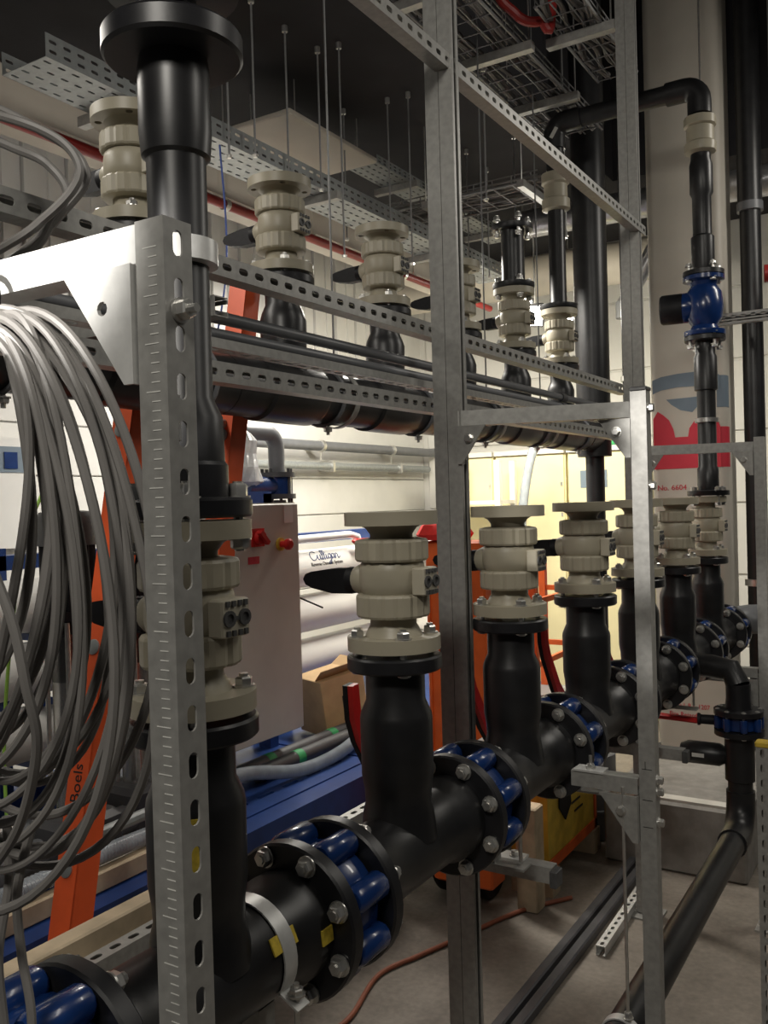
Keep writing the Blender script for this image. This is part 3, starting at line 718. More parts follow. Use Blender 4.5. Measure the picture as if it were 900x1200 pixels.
def dec(pts, name, mt):
    m = MB(off=o_); q = [(CX0+.02+(x-412)*S, 1.9+(579-(300+y/3.75))/1050*5.5) for x, y in pts]
    A = sum(q[i][0]*q[(i+1) % len(q)][1]-q[(i+1) % len(q)][0]*q[i][1] for i in range(len(q)))
    m.plate(q if A > 0 else q[::-1], [], .0015, frame((0, CYF-.0003, 0), (1, 0, 0), (0, 0, 1), (0, -1, 0)))
    return m.build(name, mt, t, False)
dec([(412, 552), (450, 540), (520, 532), (600, 530), (668, 536), (694, 552), (694, 612), (660, 600), (600, 592), (520, 590), (450, 598), (412, 612)], 'blue_arch', 'ink_blue')
dec([(470, 640), (655, 636), (620, 660), (580, 702), (530, 690), (492, 664)], 'blue_wedge', 'ink_blue')
dec([(412, 722), (432, 690), (455, 706), (480, 730), (498, 770), (505, 806), (560, 806), (566, 770), (590, 736), (620, 712), (660, 718), (684, 744), (694, 770), (694, 942), (412, 942)], 'red_mark', 'ink_red')
m = MB(off=o_)                                        # the print carries on round the rounded corner
for (z0, z1, mt, nm) in ((2.40, 2.588, 'ink_blue', 'blue_arch'), (2.046, 2.285, 'ink_red', 'red_mark')):
    m = MB(off=o_); ol = []; r = .0515
    ol = [(CX1-.05+r*math.cos(-PI/2+PI/2*i/6), CYF+.05+r*math.sin(-PI/2+PI/2*i/6)) for i in range(7)]+[(CX1+.0015, CYF+.09), (CX1, CYF+.09)]+[(CX1-.05+(r-.0015)*math.cos(-PI/2*i/6), CYF+.05+(r-.0015)*math.sin(-PI/2*i/6)) for i in range(7)]
    m.plate(ol, [], z1-z0, frame((0, 0, z0), (1, 0, 0), (0, 1, 0), (0, 0, 1))); m.build(nm, mt, t)
fx = lambda x, z: frame((x-o_.x, CYF-.0012-o_.y, z-o_.z), (1, 0, 0), (0, 0, 1), (0, -1, 0))
text_mesh('No. 6604', .046, 'printed_text', 'ink_red', fx(CX0+.035, 1.93), t, align='LEFT')
text_mesh('Tested to L.P.S. 1207', .040, 'printed_text', 'ink_red', fx(CX0+.012, .605), t, align='LEFT', sx=.88)
text_mesh('Fire Retardant', .040, 'printed_text', 'ink_red', fx(CX0+.075, .55), t, align='LEFT', sx=.9)

# ================================================================ skid with vessels, pump, cabinet
SX0, SX1, SY0, SY1, ST = -3.35, -2.15, .6, 5.3, .735
t = thing('equipment_skid', 'long blue steel skid frame behind the lower header', 'skid', (-2.75, 2.95, 0)); o_ = Vector(t.location)
for x in (SX1, SX0): MB(off=o_).bb((x-.05, SY0, ST-.12), (x+.05, SY1, ST)).build('side_beam', 'blue_skid', t, False)
for k in range(6):
    y = SY0+.05+k*(SY1-SY0-.1)/5
    MB(off=o_).bb((SX0+.05, y-.04, ST-.12), (SX1-.05, y+.04, ST-.005)).build('cross_beam', 'blue_skid', t, False)
    for x in (SX1, SX0): MB(off=o_).bb((x-.04, y-.04, 0), (x+.04, y+.04, ST-.12)).build('leg', 'blue_skid', t, False)
m = MB(off=o_)
for k in range(3): 
    y0 = 2.45+k*.94
    m.plate([(-3.3, y0), (-2.2, y0), (-2.2, y0+.92), (-3.3, y0+.92)], [slot(-2.3, y0+.15+.16*j, .02, .1) for j in range(5)], .012, frame((0, 0, ST-.006), (1, 0, 0), (0, 1, 0), (0, 0, 1)))
m.build('deck_plate', 'blue_skid', t, False)
t = thing('vessel_rack', 'blue steel rack holding the white pressure vessels on the skid', 'rack', (-3.26, 2.95, ST)); o_ = Vector(t.location)
for y in (.75, 2.25, 5.15): MB(off=o_).bb((-3.30, y-.03, ST), (-3.22, y+.03, 1.75)).build('upright', 'blue_skid', t, False)
MB(off=o_).bb((-3.30, SY0, 1.66), (-3.22, SY1, 1.72)).build('top_rail', 'blue_skid', t, False)
for zc in (1.53, 1.28, 1.03):
    for y in (.75, 2.25, 5.15): MB(off=o_).bb((-3.26, y-.025, zc-.135), (-2.95, y+.025, zc-.108)).build('vessel_bracket', 'blue_skid', t, False)
VX, VR = -3.05, .105
vl = ['white pressure vessel with blue script lettering, topmost of three on the skid', 'plain white pressure vessel, middle of three on the skid', 'plain white pressure vessel, lowest of three, behind the cardboard box']
for i, zc in enumerate((1.53, 1.28, 1.03)):
    t = thing('pressure_vessel', vl[i], 'vessel', (VX, SY0+.1, zc), 'pressure vessels on the skid')
    MB().lathe([(.0, 0), (VR*.9, .004), (VR, .02), (VR, 4.75), (VR*.9, 4.77), (0, 4.772)], ax=(0, 1, 0), seg=36, caps=False).build('shell', 'white', t)
    MB().lathe([(VR-.005, .05), (VR+.006, .052), (VR+.006, .11), (VR-.005, .112)], ax=(0, 1, 0), seg=36).build('end_band', 'stainless', t)
    MB().lathe([(.03, -.05), (.03, .01)], ax=(0, 1, 0), seg=14).build('end_port', 'greypipe', t)
    if i == 0:
        mx = frame((VR, 3.44, .0), (0, 1, 0), (0, 0, 1), (1, 0, 0))
        def bend3(p):
            a = (p.y+.028)/(VR+.0008); r = VR+.0008+p.z
            return Vector((p.x, r*math.sin(a), r*math.cos(a)-VR))
        strokes = [[(.9, .8), (.6, 1.0), (.2, .8), (.05, .4), (.25, .05), (.6, 0), (.9, .2), (1.02, .5), (1.02, .15), (1.15, 0), (1.35, .15), (1.42, .5), (1.42, .1), (1.52, 0), (1.68, .3), (1.86, .9), (1.77, 1.08), (1.67, .8), (1.67, .1), (1.78, 0), (1.96, .3), (2.14, .9), (2.05, 1.08), (1.95, .8), (1.95, .1), (2.06, 0), (2.22, .25), (2.28, .5), (2.28, .1), (2.38, 0), (2.5, .2)],
                   [(2.28, .72), (2.30, .75)],
                   [(2.88, .42), (2.68, .5), (2.52, .25), (2.66, .02), (2.86, .2), (2.9, .5), (2.86, -.3), (2.7, -.5), (2.56, -.35), (2.95, -.05), (3.1, .15)],
                   [(3.34, .42), (3.14, .5), (3.0, .25), (3.13, .02), (3.32, .2), (3.36, .5), (3.35, .1), (3.46, .02), (3.56, .48), (3.54, 0), (3.62, .36), (3.76, .5), (3.88, .34), (3.88, .06), (4.0, 0), (4.2, .12)]]
        m = MB()
        for st in strokes:                                # cursive lettering drawn as flat pen strokes round the shell
            P = spline([(px_, py_, 0) for px_, py_ in st], 5); out = []
            for p in P:
                q = Vector(((p.x+.35*p.y-2.1)*.068, (p.y-.3)*.064, 0)); a = (q.y+.072)/VR
                out.append(mx @ Vector((q.x, (VR+.0004)*math.sin(a), (VR+.0004)*math.cos(a)-VR)))
            m.tube(out, .0026, 5)
        m.build('script_text', 'ink_navy', t)
        text_mesh('Reverse Osmosis System', .030, 'subtitle_text', 'ink_black', mx @ Matrix.Translation((.0, 0, 0)), t, .0006, bend3)
# pipe with red hand valve above the vessels
t = thing('white_pipe', 'white pipe with red handle running just above the lettered vessel', 'pipe', (-2.98, 3.3, 1.70))
m = MB(); m.tube([(0, -.3, 0), (0, .5, 0), (0, 1.12, .006), (.02, 1.17, -.01), (.03, 1.18, -.06)], .022, 12); m.build('pipe_run', 'white', t)
m = MB(); m.cbox((.04, 1.18, -.035), (.035, .17, .03), .01); m.build('red_handle', 'red', t)
# control cabinet
CF = -2.40
t = thing('control_cabinet', 'light grey control cabinet with red switch, framed in blue steel', 'cabinet', (CF-.16, 2.76, ST)); o_ = Vector(t.location)
MB(off=o_).bb((CF-.30, 2.56, .91), (CF-.02, 3.16, 1.905)).build('enclosure', 'cabinet', t, False)
MB(off=o_).cbox((CF-.008, 2.86, 1.408), (.02, .59, .985), .004).build('door', 'cabinet', t)
m = MB(off=o_)
for y0, y1, z0, z1 in ((3.30, 3.36, ST+.006, 1.95), (2.56, 2.62, ST+.006, 1.95), (2.56, 3.36, 1.90, 1.96)): m.bb((CF-.38, y0, z0), (CF-.31, y1, z1))
m.bb((CF-.31, 3.1, 1.0), (CF-.29, 3.33, 1.05)); m.bb((CF-.31, 3.1, 1.8), (CF-.29, 3.33, 1.85)); split(m, 'blue_frame', 'blue_skid', t, False)
e = MB(off=o_); e.cyl((CF+.002, 3.02, 1.727), (CF+.012, 3.02, 1.727), .028, seg=18); e = e.build('stop_button', 'yellow', t)
m = MB(off=o_); m.lathe([(.014, .0), (.014, .025), (.024, .03), (.024, .045), (.016, .052)], (CF+.012, 3.02, 1.727), (1, 0, 0), 18); m.build('red_mushroom', 'red', e)
e = MB(off=o_).box((CF+.006, 2.87, 1.763), (.012, .075, .075)).build('rotary_switch', 'red', t)
m = MB(off=o_); m.lathe([(.03, 0), (.028, .02)], (CF+.012, 2.87, 1.763), (1, 0, 0), 16); m.box((CF+.04, 2.87, 1.763), (.02, .018, .07), Matrix.Rotation(.8, 3, 'X')); m.build('switch_knob', 'red', e)
MB(off=o_).box((CF+.003, 2.845, 1.67), (.002, .07, .03)).build('red_label', 'ink_red', t)
MB(off=o_).box((CF+.003, 3.085, 1.855), (.002, .06, .075)).build('paper_label', 'white', t)
m = MB(off=o_); m.lathe([(.018, 0), (.018, .01)], (CF-.30, 3.0, 1.945), (1, 0, 0), 14); m.build('lifting_eye', 'steel', t)
m = MB(off=o_); m.tube([(CF-.29, 3.37, 1.72), (CF-.29, 3.42, 1.70), (CF-.28, 3.43, 1.6), (CF-.27, 3.47, 1.45), (CF-.2, 3.6, 1.38)], .005, 6); m.cbox((CF-.29, 3.40, 1.71), (.04, .06, .03), .006); m.build('plug_lead', 'handle', t)
# cardboard box
R_ = Matrix.Rotation(-.35, 3, 'Z') @ Matrix.Rotation(.14, 3, 'X')
t = thing('cardboard_box', 'small brown cardboard box with stamped label beside the control cabinet', 'box', (-2.62, 3.68, ST+.008)); c = Vector((0, 0, .165))
m = MB(); m.cbox(c, (.24, .26, .28), .003, R_); m.build('carton', 'card', t)
m = MB(); m.box(c+R_ @ Vector((.10, 0, .165)), (.09, .25, .003), R_ @ Matrix.Rotation(-.7, 3, 'Y')); m.box(c+R_ @ Vector((-.04, .13, .15)), (.16, .09, .003), R_ @ Matrix.Rotation(.5, 3, 'X')); split(m, 'flap', 'card', t, False)
fr = Matrix.Translation(c) @ R_.to_4x4()
m = MB()
lx = .1208
ol = [(-.045, -.06), (.045, -.06), (.045, .06), (-.045, .06)]; inn = [[(-.039, -.054), (.039, -.054), (.039, .054), (-.039, .054)]]
mk = frame((lx, .03, -.02), (0, 1, 0), (0, 0, 1), (1, 0, 0))
m.plate(ol, inn, .001, fr @ mk)
m.plate([(-.03, -.04), (.03, -.04), (.03, -.02), (.015, -.008), (0, -.018), (-.015, -.006), (-.03, -.02)], [], .001, fr @ mk)
m.plate([(-.022, .02), (.022, .02), (.022, .028), (-.022, .028)], [], .001, fr @ mk); m.plate([(-.018, .035), (.018, .035), (.018, .04), (-.018, .04)], [], .001, fr @ mk)
m.build('stamped_label', 'ink_black', t, False)
# ribbed hose and dark pipes on the deck
def ribbed(pts, r, label, name='ribbed_hose'):
    P = spline(pts, 60); m = MB(); N = len(P); m.tube(P, lambda u: r*(1+.09*(1 if int(u*(N-1)+.5) % 2 else -1)), 14)
    return tag(m.build(name, 'hose', None), label, 'hose')
ribbed([(-2.22, 1.5, .83), (-2.22, 1.9, .83), (-2.24, 2.25, .82), (-2.30, 2.5, .86), (-2.33, 2.7, .84), (-2.31, 3.0, .775), (-2.31, 3.3, .775), (-2.38, 3.6, .80), (-2.46, 3.9, .90), (-2.5, 4.3, .82)], .026, 'clear ribbed hose lying along the front of the blue skid')
for i, (x, z, l, g) in enumerate(((-2.50, ST+.045, 'upper dark pipe taped green on the skid deck', 0), (-2.42, ST+.045, 'lower dark pipe taped green on the skid deck', 1))):
    t = thing('loose_pipe', ['dark loose pipe with green tape lying beside the cardboard box', 'dark loose pipe with green tape nearest the ribbed hose'][i], 'pipe', (x, 2.75+.1*i, z))
    MB().lathe([(.028, 0), (.034, .002), (.034, .9), (.028, .902)], ax=(0, 1, 0), seg=18).build('pipe_run', 'darkgrey_paint', t)
    for y in (.25, .72): MB().lathe([(.033, y), (.0355, y+.002), (.0355, y+.05), (.033, y+.052)], ax=(0, 1, 0), seg=18).build('green_tape', 'green', t)
# low pipework, offcut beams on skid in front of ladder
for i, (x0, y0, x1, y1, z, r, l) in enumerate(((-2.45, .7, -2.45, 2.2, ST+.072, .05, 'grey pipe lying on the left end of the skid'), (-2.62, .7, -2.6, 2.2, ST+.072, .05, 'second grey pipe on the left end of the skid, farther back'))):
    t = thing('loose_pipe', l, 'pipe', (x0, y0, z)); m = MB(); m.cyl((0, 0, 0), (x1-x0, y1-y0, 0), r, seg=18); m.build('pipe_run', 'greypipe', t)
    m = MB(); m.cyl((0, .85, 0), (0, .95, 0), r*1.25, seg=18); m.cyl((0, 1.2, 0), (0, 1.26, 0), r*1.3, seg=18); split(m, 'coupling', 'greypipe', t)
tag(MB().cbox((-2.20, 1.42, ST+.032), (.045, 1.6, .06), .004).build('timber_batten', 'wood', None), 'long pale timber batten resting on the near skid beam', 'timber')
tag(MB().cbox((-1.56, .85, .985), (.05, 1.5, .05), .004).build('timber_batten', 'wood', None), 'pale timber batten alongside the slotted rail, left of the corner post', 'timber')
# pump
def pump(x, y, label):
    t = thing('vertical_pump', label, 'pump', (x, y, ST))
    z = lambda a: a-ST
    MB().lathe([(.04, z(1.33)), (.06, z(1.345)), (.06, z(1.53)), (.085, z(1.545)), (.085, z(1.575)), (.06, z(1.58))], seg=28).build('coupling_flange', 'handle', t)
    MB().lathe([(.055, z(.9)), (.060, z(.905)), (.060, z(1.50)), (.055, z(1.505))], seg=28).build('stainless_sleeve', 'stainless', t)
    m = MB()
    for k in range(4):
        a = PI/4+PI/2*k; m.cyl((.074*math.cos(a), .074*math.sin(a), z(.88)), (.074*math.cos(a), .074*math.sin(a), z(1.54)), .008, seg=8)
    split(m, 'tie_rod', 'steel', t)
    MB().cbox((0, 0, z(.825)), (.20, .24, .17), .02).build('pump_foot', 'darkgrey_paint', t)
    MB().lathe([(.085, z(1.575)), (.088, z(1.58)), (.088, z(1.79)), (.08, z(1.795))], seg=48, wob=lambda i: 1.0 if i % 2 else .93).build('finned_motor', 'handle', t, False)
    MB().lathe([(.094, z(1.785)), (.094, z(1.87)), (.085, z(1.893)), (.05, z(1.897))], seg=28).build('fan_cover', 'dgrey', t)
    MB().cbox((.02, .105, z(1.70)), (.09, .06, .09), .008).build('terminal_box', 'handle', t)
pump(-2.42, 1.94, 'black vertical pump with finned motor at left behind the hanging cables')
pump(-2.50, 2.29, 'black vertical pump standing behind the ladder, next to the first pump')
# pipework on the wall over the cabinet
t = thing('wall_pipe', 'long grey pipe clipped along the white wall above the vessels', 'pipe', (-4.25, 4.4, 2.36))
MB().cyl((0, 0, 0), (0, 3.5, 0), .040, seg=16).build('pipe_run', 'greypipe', t)
m = MB()
for y in (.55, 1.5, 2.6): m.cyl((0, y, 0), (0, y+.04, 0), .05, seg=16); m.bb((-.15, y, -.02), (0, y+.04, .02)); m.cyl((0, y+.02, -.12), (0, y+.02, -.04), .006, seg=6)
split(m, 'pipe_clip', 'steel', t)
t = thing('wall_pipe', 'pale conduit along the white wall below the grey pipe', 'pipe', (-4.30, 4.2, 2.20)); MB().cyl((0, 0, 0), (0, 3.6, 0), .032, seg=14).build('pipe_run', 'tray', t)
m = MB()
for y in (.75, 1.9, 3.0): m.bb((-.12, y, -.045), (.045, y+.03, .045))
split(m, 'pipe_clip', 'steel', t)
t = thing('grey_pipe_bend', 'grey pipe bending down to blue valves behind the control cabinet', 'pipe', (-2.88, 3.62, ST+.006)); z = lambda a: a-ST-.006
m = MB(); m.tube([(0, 0, 0), (0, 0, z(1.92))], .045, 16); m.tube([(0, 0, z(2.02)), (0, 0, z(2.18))]+[Vector((0, -.08+.08*math.cos(x), z(2.18)+.08*math.sin(x))) for x in (.3, .6, .9, 1.2, 1.57)]+[(0, -.5, z(2.26))], .042, 16)
m.tube([(0, -.2, 0), (0, -.2, z(2.0))], .036, 14); m.build('pipe_run', 'greypipe', t)
m = MB()
for a in (1.925, 2.035): m.cyl((0, 0, z(a)), (0, 0, z(a)+.025), .095, seg=24)
for k in range(6): m.cyl((.075*math.cos(k), .075*math.sin(k), z(1.9)), (.075*math.cos(k), .075*math.sin(k), z(2.08)), .009, seg=6)
m.build('flanges', 'darkgrey_paint', t)
m = MB(); m.cyl((0, 0, z(1.95)), (0, 0, z(2.035)), .075, seg=20); m.cyl((0, -.04, z(1.99)), (0, -.26, z(1.99)), .05, seg=18); m.cyl((0, -.26, z(1.99)), (0, -.29, z(1.99)), .075, seg=18); m.build('blue_valve', 'blue', t)
m = MB()
rnd = random.Random(3)
prof = [(.03, 0), (.085, .03), (.075, .10), (.05, .17), (.055, .23), (.02, .28)]
m.lathe(prof, (.02, -.27, z(1.98)), (0, .0, 1), 18, True, lambda i: 1+rnd.uniform(-.18, .18)); m.build('plastic_bag', 'plastic_film', t, False)

# ================================================================ orange ladder leaning on the upper header
A0 = Vector((-1.842, 1.36, 0))
t = thing('leaning_ladder', 'orange ladder leaning sideways behind the slotted corner post', 'ladder', A0)
bot1, top1 = Vector((-1.815, 1.255, 0)), Vector((-1.905, 1.855, 2.62))
bot2, top2 = Vector((-1.845, 1.69, 0)), Vector((-1.905, 2.262, 2.62))
for idx, (a, b) in enumerate(((bot1, top1), (bot2, top2))):
    ax = (b-a).normalized(); wd = (bot2-bot1); wd = (wd-ax*wd.dot(ax)).normalized(); nn = ax.cross(wd)
    if nn.x < 0: nn = -nn
    R = Matrix((wd, nn, ax)).transposed(); c = (a+b)/2-A0; L = (b-a).length
    m = MB(); q = -1
    m.box(c+nn*.030, (.075, .006, L), R); m.box(c-nn*.030, (.075, .006, L), R); m.box(c+wd*q*.036, (.006, .066, L), R)
    ro = m.build('side_rail', 'orange', t, False)
    cap = MB()
    for s_ in (1.03, 1.575, 2.16):
        p = a+ax*s_-A0; cap.lathe([(.020, 0), (.020, .004), (.014, .006)], p-wd*.039, -wd, 16)
    split(cap, 'rung_end', 'tray', ro)
    if idx == 0:
        mx = frame(a+ax*1.235-A0-wd*.0392, ax, (-wd).cross(ax), -wd)
        text_mesh('Boels', .044, 'rail_lettering', 'ink_black', mx, ro)
    else:
        MB().lathe([(.028, 0), (.028, .006), (.02, .008)], a+ax*2.02-A0-wd*.039, -wd, 18).build('green_cap', 'green', ro)
    f = MB(); f.box(a-A0+ax*.03, (.085, .075, .06), R); f.build('rubber_foot', 'handle', ro)
L = (top1-bot1).length
for k in range(9):
    s_ = .25+.28*k
    p = bot1+(top1-bot1)*s_/L-A0; q = bot2+(top2-bot2)*s_/L-A0
    MB().cyl(p, q, .016, seg=10).build('rung', 'tray', t)

# ================================================================ orange machine, crate, drum
t = thing('orange_lift', 'orange steel access machine standing behind the double mast', 'machine', (-1.9, 4.2, 0)); o_ = Vector(t.location)
MB(off=o_).cbox((-1.86, 3.66, .93), (.30, .14, 1.56), .01).build('mast_panel', 'orange_m', t)
m = MB(off=o_); m.bb((-1.99, 3.575, 1.60), (-1.73, 3.59, 1.62)); m.bb((-1.99, 3.582, .2), (-1.985, 3.592, 1.6)); m.build('panel_seam', 'orange_m', t, False)
MB(off=o_).cbox((-1.95, 4.3, .36), (.26, 1.4, .40), .03).build('chassis', 'orange_m', t)
for x in (-2.06, -1.85):
    for y in (3.85, 4.8): MB(off=o_).lathe([(.03, -.03), (.13, -.03), (.14, -.015), (.14, .015), (.13, .03), (.03, .03)], (x, y, .14), (1, 0, 0), 24).build('wheel', 'handle', t)
for x, y in ((-1.80, 4.36), (-1.80, 5.12), (-2.05, 4.36), (-2.05, 5.12)): MB(off=o_).bb((x-.02, y-.02, .75), (x+.02, y+.02, 1.62)).build('guard_post', 'orange_m', t, False)
for z in (1.02, 1.35, 1.60):
    m = MB(off=o_); m.bb((-1.81, 4.36, z-.015), (-1.79, 5.12, z+.015)); m.bb((-2.05, 5.11, z-.015), (-1.80, 5.13, z+.015)); m.bb((-2.05, 4.35, z-.015), (-1.80, 4.37, z+.015)); m.build('guard_rail', 'orange_m', t, False)
m = MB(off=o_); m.bb((-2.07, 4.30, .70), (-1.76, 5.14, .76)); m.bb((-2.0, 4.32, .5), (-1.9, 4.9, .70)); m.build('platform', 'tray', t, False)
rnd = random.Random(5); m = MB()
m.lathe([(.02, 0), (.11, .004), (.125, .03), (.10, .07), (.055, .095), (.01, .10)], seg=16, wob=lambda i: 1+.16*math.sin(i*1.9)); t = m.build('cloth_bundle', 'redcloth', None); t.location = (-1.95, 3.66, 1.711)
tag(t, 'bright red cloth bundle lying on top of the orange machine panel', 'cloth')
t = thing('yellow_crate', 'yellow crate with orange edges on the floor under the header', 'crate', (-1.69, 4.32, 0)); o_ = Vector(t.location)
MB(off=o_).bb((-1.79, 3.98, .12), (-1.60, 4.66, .66)).build('crate_body', 'crate', t, False)
m = MB(off=o_)
for a, b in (((-1.598, 3.98, .12), (-1.592, 4.66, .17)), ((-1.598, 3.98, .61), (-1.592, 4.66, .66)), ((-1.598, 4.63, .12), (-1.592, 4.66, .66))): m.bb(a, b)
split(m, 'edging', 'orange_m', t, False)
m = MB(off=o_); m.plate([(4.12, .38), (4.20, .30), (4.28, .36), (4.26, .62), (4.12, .62)], [], .006, frame((-1.598, 0, 0), (0, 1, 0), (0, 0, 1), (1, 0, 0))); m.build('black_plate', 'handle', t, False)
MB(off=o_).box((-1.591, 4.19, .50), (.003, .05, .16)).build('yellow_label', 'yellow', t)
m = MB(off=o_)
for k in range(5): m.box((-1.597, 4.36+.035*(k % 3), .50-.05*k), (.003, .12, .010))
split(m, 'print_line', 'ink_black', t, False)
for y in (4.02, 4.62): MB(off=o_).bb((-1.79, y-.05, 0), (-1.58, y+.05, .12)).build('timber_runner', 'wood', t, False)
tag(MB().cbox((-1.63, 3.83, .24), (.10, .10, .48), .006).build('timber_block', 'wood', None), 'upright pale timber block standing on the floor before the yellow crate', 'timber')
t = thing('grey_drum', 'grey drum on the floor just beyond the yellow crate', 'drum', (-1.68, 4.86, 0))
MB().lathe([(.12, 0), (.13, .005), (.13, .15), (.136, .155), (.136, .165), (.13, .17), (.13, .33), (.136, .335), (.136, .345), (.13, .35), (.13, .46), (.12, .465)], seg=28).build('drum_shell', 'greypipe', t)
MB().lathe([(.10, .466), (.10, .472), (.03, .474)], seg=24).build('lid', 'darkgrey_paint', t)
# floor items
t = thing('loose_rail', 'perforated strut offcut lying on the floor beside the dark bars', 'strut rail', (-1.215, 3.56, .043))
m = MB(); channel(m, (0, 0, 0), (-.02, .9, 0), (0, 0, 1), slots=True); m.build('strut_channel', 'galv_bright', t, False)
for x, l in ((-1.30, 'dark floor bar lying beside the perforated offcut'), (-1.36, 'dark floor bar farther from the perforated offcut')):
    tag(MB().cbox((x, 3.7, .021), (.042, 2.6, .042), .006).build('floor_bar', 'darkgrey_paint', None), l, 'bar')
tag(MB().tube(spline([(-1.75, 2.2, .011), (-1.86, 2.5, .011), (-1.87, 2.70, .011), (-1.93, 2.98, .011), (-1.86, 3.2, .011), (-1.78, 3.42, .011), (-1.66, 3.75, .011), (-1.5, 4.0, .011)], 12), .010, 10).build('extension_cord', 'cord', None), 'brown red extension cord curving over the concrete floor', 'cord')

# ================================================================ cream cabinets at the back
t = None
for i, (x0, x1, l) in enumerate(((-3.75, -3.22, 'cream panel cabinet at the back wall, leftmost beside the white rack'), (-3.20, -2.58, 'cream panel cabinet at the back wall behind the clear hose'), (-2.56, -2.02, 'cream panel cabinet at the back wall carrying a small grey label'))):
    t = thing('cream_cabinet', l, 'cabinet', ((x0+x1)/2, 7.3, 0), 'cream cabinets along the back wall'); o_ = Vector(t.location)
    MB(off=o_).bb((x0, 7.0, 0), (x1, 7.6, 2.26)).build('carcass', 'paleyellow', t, False)
    MB(off=o_).cbox(((x0+x1)/2, 6.99, 1.14), (x1-x0-.02, .02, 2.20), .004).build('door', 'paleyellow', t)
    MB(off=o_).bb((x0, 6.96, 2.25), (x1, 7.62, 2.29)).build('top_cap', 'lightrim', t, False)
    m = MB(off=o_)
    for z in (.5, 1.0, 1.5, 1.75, 2.0): m.box((x1-.03, 6.976, z), (.014, .008, .03))
    split(m, 'hinge', 'steel', t, False)
    if i == 2:
        MB(off=o_).box((x0+.22, 6.978, 2.03), (.22, .004, .14)).build('grey_label', 'ink_blue', t)
tag(MB().cbox((-2.22, 7.1, 2.37), (.22, .16, .15), .004).build('green_box', 'green', None), 'small green box standing on top of the cream cabinets', 'box')
tag(MB().cbox((-2.06, 7.1, 2.365), (.09, .16, .14), .004).build('white_box', 'white', None), 'small white box beside the green box on the cream cabinets', 'box')
t = thing('white_rack', 'white tubular rack standing in front of the left cream cabinet', 'rack', (-3.2, 6.55, 0))
m = MB()
for x, y in ((-.22, 0), (.22, 0), (-.22, .3), (.22, .3)): MB().bb((x-.022, y-.022, 0), (x+.022, y+.022, 2.2)).build('upright', 'white', t, False)
for z in (.5, .95, 1.45, 1.85): MB().bb((-.24, -.02, z), (.24, .32, z+.03)).build('shelf', 'white', t, False)
P = spline([(-2.62, 6.5, 2.35), (-2.68, 6.45, 2.1), (-2.72, 6.4, 1.7), (-2.72, 6.4, 1.2), (-2.7, 6.4, .6), (-2.7, 6.45, .0)], 10)
tag(MB().tube(P, .035, 14).build('clear_hose', 'hose', None), 'clear hose hanging down in front of the cream cabinets', 'hose')
# far small white cabinet on left wall
t = thing('wall_cabinet', 'pale wall cabinet with grey blue strip at the far left', 'cabinet', (-4.38, 2.6, 1.95))
MB().bb((0, -.5, -.25), (.12, .62, .35)).build('case', 'white', t, False)
MB().bb((.118, -.5, .16), (.125, .60, .30)).build('grey_strip', 'ink_blue', t, False)
MB().bb((.122, .42, .18), (.130, .50, .27)).build('blue_button', 'blue', t, False)

# ================================================================ cable coil at the left
t = thing('cable_coil', 'large coil of grey cables hanging from the bright beam at left', 'cable', (-.955, .655, 2.155))
rnd = random.Random(11)
ux = Vector((.97, .10, 0)).normalized()
NL = 21
for k in range(NL):
    fr_ = k/(NL-1)
    hw = .085+.128*fr_**.8+rnd.uniform(-.012, .010); hb = .245+.088*fr_+rnd.uniform(-.03, .012); cz = -.016-hb+rnd.uniform(-.012, 0)-(.03*rnd.random() if k < 12 else 0)
    cx = rnd.uniform(-.012, .018); dy = rnd.uniform(-.055, .05); p1, p2 = rnd.uniform(0, 6.28), rnd.uniform(0, 6.28); tl = rnd.uniform(-.02, .05)
    pts = []; n = 72
    for i in range(n):
        a = 2*PI*i/n; x = hw*math.cos(a); zz = hb*math.sin(a)
        x *= 1+.10*math.sin(a)*(-1); x += tl*math.sin(a)*.6+.004*math.sin(2*a+p1)
        y = dy*(.3+.7*(1-math.sin(a))/2)+.006*math.sin(3*a+p2)
        pts.append(ux*(cx+x)+Vector((0, y, cz+zz)))
    MB().tube(pts, .0053+rnd.uniform(-.0006, .0007), 8, True).build('cable_loop', 'cable', t)
P = spline([(-.05, -.07, -.03), (.035, -.08, -.07), (.067, -.085, -.15), (.078, -.085, -.2), (.098, -.085, -.252), (.124, -.085, -.308), (.15, -.08, -.37), (.161, -.075, -.433), (.155, -.06, -.50), (.11, -.05, -.59), (.04, -.04, -.66)], 10)
lc = MB().tube(P, .0055, 8).build('loose_cable', 'cable', t)
m = MB(); m.lathe([(.006, -.012), (.011, -.008), (.011, .010), (.007, .014)], P[33], P[34]-P[32], 12); m.lathe([(.006, 0), (.014, .006), (.015, .024), (.008, .032)], P[37]+Vector((.004, -.004, 0)), (.9, -.3, -.5), 12); m.build('connector', 'handle', lc)
P = spline([(.04, -.08, -.05), (.10, -.09, -.17), (.115, -.095, -.27), (.105, -.09, -.36), (.09, -.09, -.42), (.06, -.085, -.49), (.03, -.08, -.55), (-.01, -.07, -.60)], 10)
MB().tube(P, .005, 8).build('loose_cable', 'cable', t)
for i, pts in enumerate(([(.06, .0, -.62), (.03, .0, -.70), (.02, .01, -.78), (.035, .01, -.86), (.03, 0, -.98)], [(.0, .01, -.62), (.0, .01, -.70), (-.01, 0, -.79), (.0, 0, -.9), (-.01, 0, -1.0)])):
    MB().tube(spline(pts, 8), .0055, 8).build('loose_tail', 'cable', t)
m = MB(); m.tube([(0+.03*math.cos(a), 0, .024+.034*math.sin(a)-.028) for a in [2*PI*i/20 for i in range(20)]], .004, 6, True); m.build('tie_strap', 'handle', t)
